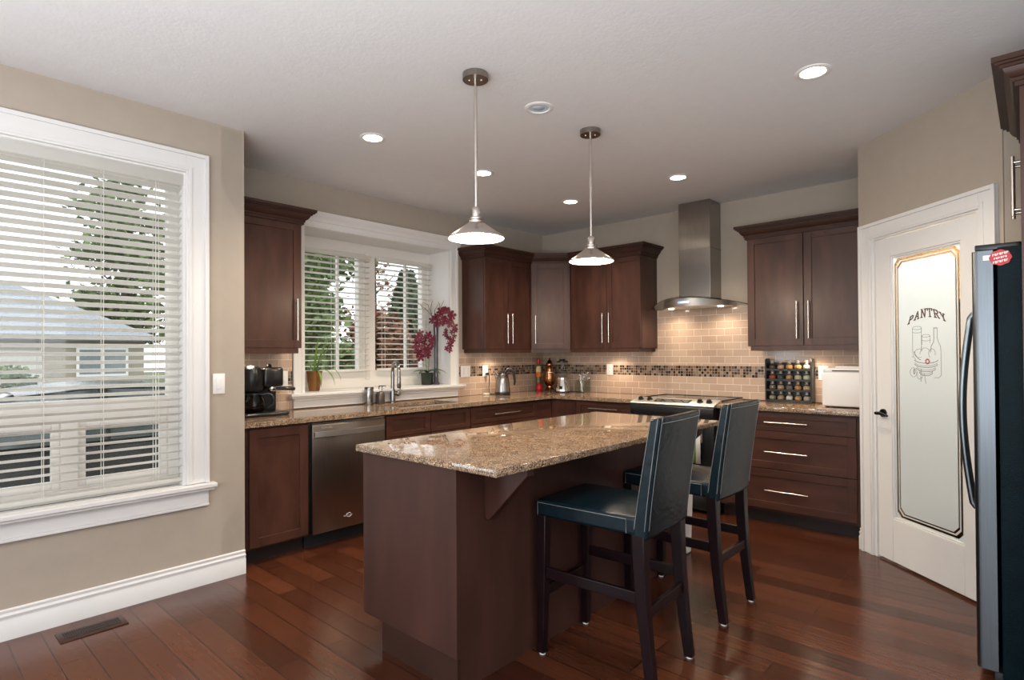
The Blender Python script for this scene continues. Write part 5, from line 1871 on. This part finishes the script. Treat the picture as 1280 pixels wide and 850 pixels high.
for du, z in ((-.03, 1.70), (.0, 1.735), (.03, 1.70), (.045, 1.75), (.06, 1.79), (.085, 1.80), (.075, 1.73), (.015, 1.665), (.055, 1.675), (.09, 1.695), (.115, 1.80), (.15, 1.77), (.17, 1.745), (.135, 1.70), (.15, 1.665), (.185, 1.64), (.20, 1.60), (.165, 1.585),
              (.105, 1.60), (.10, 1.565), (.125, 1.535), (.15, 1.52), (.185, 1.545), (.17, 1.50), (.13, 1.475), (.155, 1.455), (.115, 1.425), (.14, 1.405)):
    bloom(ov, rv((wx, wy), du + rnd.uniform(-.006, .006), z - .02, rnd.uniform(.02, .08)), (fw.x + rnd.uniform(-.6, .6), fw.y + rnd.uniform(-.6, .6), rnd.uniform(-.3, .3)), rnd.uniform(.026, .036) if z < 1.64 else rnd.uniform(.034, .048))

# small white bin beyond the island
wb = thing('waste_bin', 'slim white bin standing beyond the far end of the island', 'bin', (2.50, -1.66, 0))
b = MB()
vs = []
for z, g in ((0.0, 0.0), (0.40, 0.012)):
    vs += [(2.405 - g, -1.74 - g, z), (2.575 + g, -1.74 - g, z), (2.575 + g, -1.60 + g, z), (2.405 - g, -1.60 + g, z)]
b.add(vs, [(0, 1, 2, 3), (0, 1, 5, 4), (1, 2, 6, 5), (2, 3, 7, 6), (3, 0, 4, 7), (4, 5, 6, 7)])
b.build('tub', M_WHITE, wb, smooth=0, bevel=0.012, bseg=3)
MB().rbox(2.388, 2.592, -1.757, -1.583, 0.398, 0.420, 0.008, 2).build('lid', M_WHITE, wb)

# ------------------------------------------------------------------ outdoors, seen through the blinds
GZ = -0.35
M_GRASS = mat('lawn', (0.075, 0.10, 0.035), 0.9, var=0.3, scale=3)
M_DRIVE = mat('pale_driveway', (0.42, 0.41, 0.38), 0.85, var=0.1, scale=4)
M_ROOFG = mat('grey_shingle', (0.25, 0.275, 0.30), 0.8, var=0.3, scale=14, stretch=(1, 1, 6))
M_SIDING = mat('tan_siding', (0.34, 0.30, 0.24), 0.8, var=0.08, scale=2, stretch=(1, 1, 10))
M_GARAGE = mat('pale_garage_door', (0.55, 0.53, 0.48), 0.6, var=0.05)
M_BARK = mat('bark', (0.08, 0.055, 0.04), 0.9, var=0.3)


def leafmat(name, c1, c2):
    m = mat(name, c1, 0.7, var=0.0)
    nt, N, L, b = nodes_of(m)
    rp = [n for n in N if n.type == 'VALTORGB'][0]
    ns = [n for n in N if n.type == 'TEX_NOISE'][0]
    ns.inputs['Scale'].default_value = 2.2
    rp.color_ramp.elements[0].color = (*c1, 1)
    rp.color_ramp.elements[1].color = (*c2, 1)
    return m


M_LV1 = leafmat('green_leaves', (0.045, 0.085, 0.025), (0.17, 0.24, 0.075))
M_LV2 = leafmat('conifer_needles', (0.030, 0.060, 0.030), (0.10, 0.15, 0.075))
M_LV3 = leafmat('autumn_leaves', (0.10, 0.045, 0.025), (0.30, 0.12, 0.06))
st(MB().box(-70, -0.7, -40, 60, GZ - 0.1, GZ).build('ground', M_GRASS, smooth=0))
st(MB().box(-23.5, -1.0, -9.5, -2.2, GZ, GZ + 0.02).build('driveway', M_DRIVE, smooth=0))
st(MB().box(-0.12, 0.525, -9.6, -3.95, 2.50, 2.60).build('trim_eaves', mat('dark_soffit', (0.16, 0.14, 0.12), 0.8), smooth=0))


def tree(name, label, cat, x, y, h, rad, z0, m, n, leaf, shape, seed, group=None):
    t = thing(name, label, cat, (x, y, GZ), group=group)
    r = random.Random(seed)
    b = MB()
    b.tube([(x, y, GZ), (x + .1, y, GZ + h * .4), (x, y + .1, GZ + h * .85)], [0.02 * h, 0.014 * h, 0.004 * h], 8)
    for k in range(7):
        q = 0.25 + 0.09 * k
        a = k * 2.4
        b.tube([(x, y, GZ + h * q), (x + cos(a) * rad * .6, y + sin(a) * rad * .6, GZ + h * (q + .12))], [0.006 * h, 0.002 * h], 6)
    b.build('trunk', M_BARK, t)
    b = MB()
    vs, fs = [], []
    cl = [(r.random(), r.uniform(0, 2 * pi), r.uniform(.3, 1)) for _ in range(max(14, n // 90))]
    for k in range(n):
        cq, ca_, cr = cl[k % len(cl)]
        if shape == 'cone':
            q = r.random() ** 1.4
            rr = rad * (1 - q) * (0.45 + 0.55 * r.random()) + 0.15
            a = r.uniform(0, 2 * pi)
            z = z0 + (h - z0) * q - rr * 0.18
            p = Vector((x + rr * cos(a), y + rr * sin(a), GZ + z))
        else:
            zc = z0 + (h - z0) * (0.1 + 0.85 * cq)
            env = sin(pi * (0.12 + 0.82 * cq)) ** 0.6
            p = Vector((x + rad * env * cr * cos(ca_), y + rad * env * cr * sin(ca_), GZ + zc))
            p += Vector((r.gauss(0, 1), r.gauss(0, 1), r.gauss(0, .8))) * rad * 0.17
        d1 = Vector((r.uniform(-1, 1), r.uniform(-1, 1), r.uniform(-.6, .6))).normalized()
        d2 = d1.cross(Vector((r.uniform(-1, 1), r.uniform(-1, 1), r.uniform(-1, 1)))).normalized()
        s1, s2 = leaf * r.uniform(.6, 1.2), leaf * r.uniform(.35, .7)
        i = len(vs)
        vs += [p - d1 * s1, p + d2 * s2, p + d1 * s1, p - d2 * s2]
        fs.append((i, i + 1, i + 2, i + 3))
    b.add(vs, fs)
    b.build('foliage', m, t, recalc=False, smooth=0)
    return t


# through the dining window
tree('leafy_tree', 'tall green tree over the right slope of the grey roof', 'tree', -38.5, 5.2, 13.5, 3.0, 1.5, M_LV1, 5200, 0.26, 'round', 1)
tree('conifer_tree', 'dark conifer nearest the dining window edge beyond the grey roof', 'tree', -36, 11.6, 15, 3.4, 1.0, M_LV2, 5200, 0.30, 'cone', 2)
tree('leafy_tree', 'round green tree beside the neighbouring house wall', 'tree', -29, 6.3, 9.0, 2.4, 1.5, M_LV1, 3600, 0.2, 'round', 3)
# through the kitchen window
tree('leafy_tree', 'green leafy tree close behind the pane beside the coffee corner', 'tree', -7.6, 0.35, 8.0, 1.7, 0.0, M_LV1, 9000, 0.13, 'round', 4)
tree('leafy_tree', 'small green tree behind the middle of the kitchen window', 'tree', -11.8, 2.9, 6.4, 1.6, 0.0, M_LV1, 7000, 0.13, 'round', 5)
tree('autumn_tree', 'rust red bushy tree low behind the kitchen window', 'tree', -8.6, 3.5, 2.95, 1.1, 0.0, M_LV3, 5200, 0.10, 'round', 6)
tree('autumn_tree', 'thin sparse red tree seen above the bushy one through the orchid pane', 'tree', -17.0, 9.2, 8.2, 1.6, 1.8, M_LV3, 700, 0.12, 'round', 7)
tree('conifer_tree', 'pointed grey green conifer behind the pane with the orchid', 'tree', -11.6, 6.9, 4.6, 1.5, 0.2, M_LV2, 6000, 0.16, 'cone', 8)
tree('garden_shrub', 'low green shrub under the left kitchen pane', 'shrub', -4.2, -0.4, 1.9, 0.7, 0.0, M_LV1, 2200, 0.08, 'round', 9)
tree('garden_shrub', 'dark green shrub at the neighbouring house front', 'shrub', -21.6, -2.4, 1.3, 0.9, 0.0, M_LV1, 1200, 0.10, 'round', 10)

# neighbouring house
nh = thing('neighbour_house', 'neighbouring bungalow with grey hipped roof across the driveway', 'house', (-28.5, -5.5, GZ))
ye = 2.9
MB().box(-33.4, -24.4, -14.5, ye - 0.4, GZ, 2.25).build('wall', M_SIDING, nh, smooth=0)
b = MB()
ez, rz_ = 2.22, 4.75
b.add([(-24.0, -15.0, ez), (-24.0, ye, ez), (-34.0, ye, ez), (-34.0, -15.0, ez), (-29.0, -10.2, rz_), (-29.0, -1.6, rz_)], [(0, 1, 5, 4), (1, 2, 5), (2, 3, 4, 5), (3, 0, 4), (0, 3, 2, 1)])
b.build('roof', M_ROOFG, nh, smooth=0)
b = MB()
b.box(-24.05, -23.93, -15.05, ye + .05, ez - 0.22, ez + 0.02)
b.box(-34.0, -24.0, ye - .02, ye + .08, ez - 0.22, ez + 0.02)
b.build('gutter', mat('dark_gutter', (0.10, 0.11, 0.12), 0.5), nh, smooth=0)
MB().box(-24.41, -24.37, -8.8, -1.0, GZ + 0.02, 1.62).build('garage_door', M_GARAGE, nh, smooth=0)
wf = MB().box(-24.41, -24.33, 0.1, 1.9, 0.55, 1.75).build('window', M_SHUT, nh, smooth=0)
b = MB()
b.box(-24.335, -24.32, 0.2, 0.95, 0.65, 1.65)
b.box(-24.335, -24.32, 1.05, 1.8, 0.65, 1.65)
b.build('pane', mat('far_window_pane', (0.20, 0.25, 0.28), 0.1), wf, smooth=0)

# dark car on the driveway
cr = thing('parked_car', 'dark car parked just outside the dining window', 'car', (-2.9, -4.2, GZ + 0.02))
M_CARP = mat('black_car_paint', (0.008, 0.011, 0.012), 0.25)
M_CARG = mat('car_window', (0.05, 0.07, 0.07), 0.05)
gz = GZ + 0.02


def loft(b, secs):
    n = len(secs[0])
    vs = [p for s_ in secs for p in s_]
    fs = []
    for i in range(len(secs) - 1):
        for k in range(n):
            k2 = (k + 1) % n
            fs.append((i * n + k, i * n + k2, (i + 1) * n + k2, (i + 1) * n + k))
    fs += [tuple(range(n)), tuple(range((len(secs) - 1) * n, len(secs) * n))]
    b.add(vs, fs)


def csec(y, zt, hw, zb=0.20):
    return [(-2.9 - hw, y, gz + zb + .12), (-2.9 - hw * 1.02, y, gz + zt * .62), (-2.9 - hw * .93, y, gz + zt - .05), (-2.9 - hw * .75, y, gz + zt), (-2.9 + hw * .75, y, gz + zt), (-2.9 + hw * .93, y, gz + zt - .05), (-2.9 + hw * 1.02, y, gz + zt * .62), (-2.9 + hw, y, gz + zb + .12), (-2.9 + hw * .9, y, gz + zb), (-2.9 - hw * .9, y, gz + zb)]


b = MB()
loft(b, [csec(-6.50, .58, .70, .30), csec(-6.42, .70, .80, .24), csec(-6.0, .78, .87), csec(-5.2, .88, .89), csec(-4.2, .92, .90), csec(-3.2, .93, .90), csec(-2.5, .94, .87), csec(-2.1, .86, .80, .25), csec(-2.02, .72, .72, .32)])
b.build('body', M_CARP, cr, smooth=50, sub=1)
b = MB()
def gsec(y, zt, hw):
    return [(-2.9 - hw, y, gz + .90), (-2.9 - hw * .80, y, gz + zt - .03), (-2.9 - hw * .62, y, gz + zt), (-2.9 + hw * .62, y, gz + zt), (-2.9 + hw * .80, y, gz + zt - .03), (-2.9 + hw, y, gz + .90)]
loft(b, [gsec(-5.25, .905, .78), gsec(-4.5, 1.34, .80), gsec(-3.9, 1.40, .80), gsec(-3.2, 1.37, .80), gsec(-2.45, .96, .76)])
gh = b.build('cabin_glass', M_CARG, cr, smooth=50)
b = MB()
loft(b, [[(x, y, z + .012) for x, y, z in gsec(yy, zt, .80)[1:5]] + [(x, y, z - .02) for x, y, z in gsec(yy, zt, .80)[1:5][::-1]] for yy, zt in ((-4.5, 1.345), (-3.9, 1.405), (-3.2, 1.375))])
for sx in (-1, 1):
    for ya, za, yb, zb2 in ((-5.25, .905, -4.5, 1.34), (-2.45, .96, -3.2, 1.37), (-3.85, .9, -3.85, 1.40)):
        b.tube([(-2.9 + sx * .78, ya, gz + za + (.02 if za > .91 else 0)), (-2.9 + sx * .655, yb, gz + zb2 - .01)], 0.035, 6)
b.build('roof', M_CARP, cr, smooth=50)
for sx in (-1, 1):
    for y in (-5.65, -2.95):
        b = MB()
        T = Matrix.Rotation(R(90), 4, 'Y')
        b.lathe([(0, -0.10), (0.27, -0.10), (0.315, -0.08), (0.32, 0), (0.315, 0.08), (0.27, 0.10), (0, 0.10)], (-2.9 + sx * .78, y, gz + .32), 28, T)
        w_ = b.build('wheel', M_BLKM, cr)
        b = MB()
        b.lathe([(0, 0), (0.20, 0), (0.19, 0.012), (0, 0.02)], (-2.9 + sx * .883, y, gz + .32), 16, T if sx > 0 else Matrix.Rotation(R(-90), 4, 'Y'))
        b.build('hubcap', M_STEEL, w_)
b = MB()
for sx in (-1, 1):
    b.sphere((-2.9 + sx * 0.93, -4.85, gz + .98), 0.10, 12, 8, (0.6, 0.9, 0.75))
b.build('wing_mirror', M_CARP, cr)
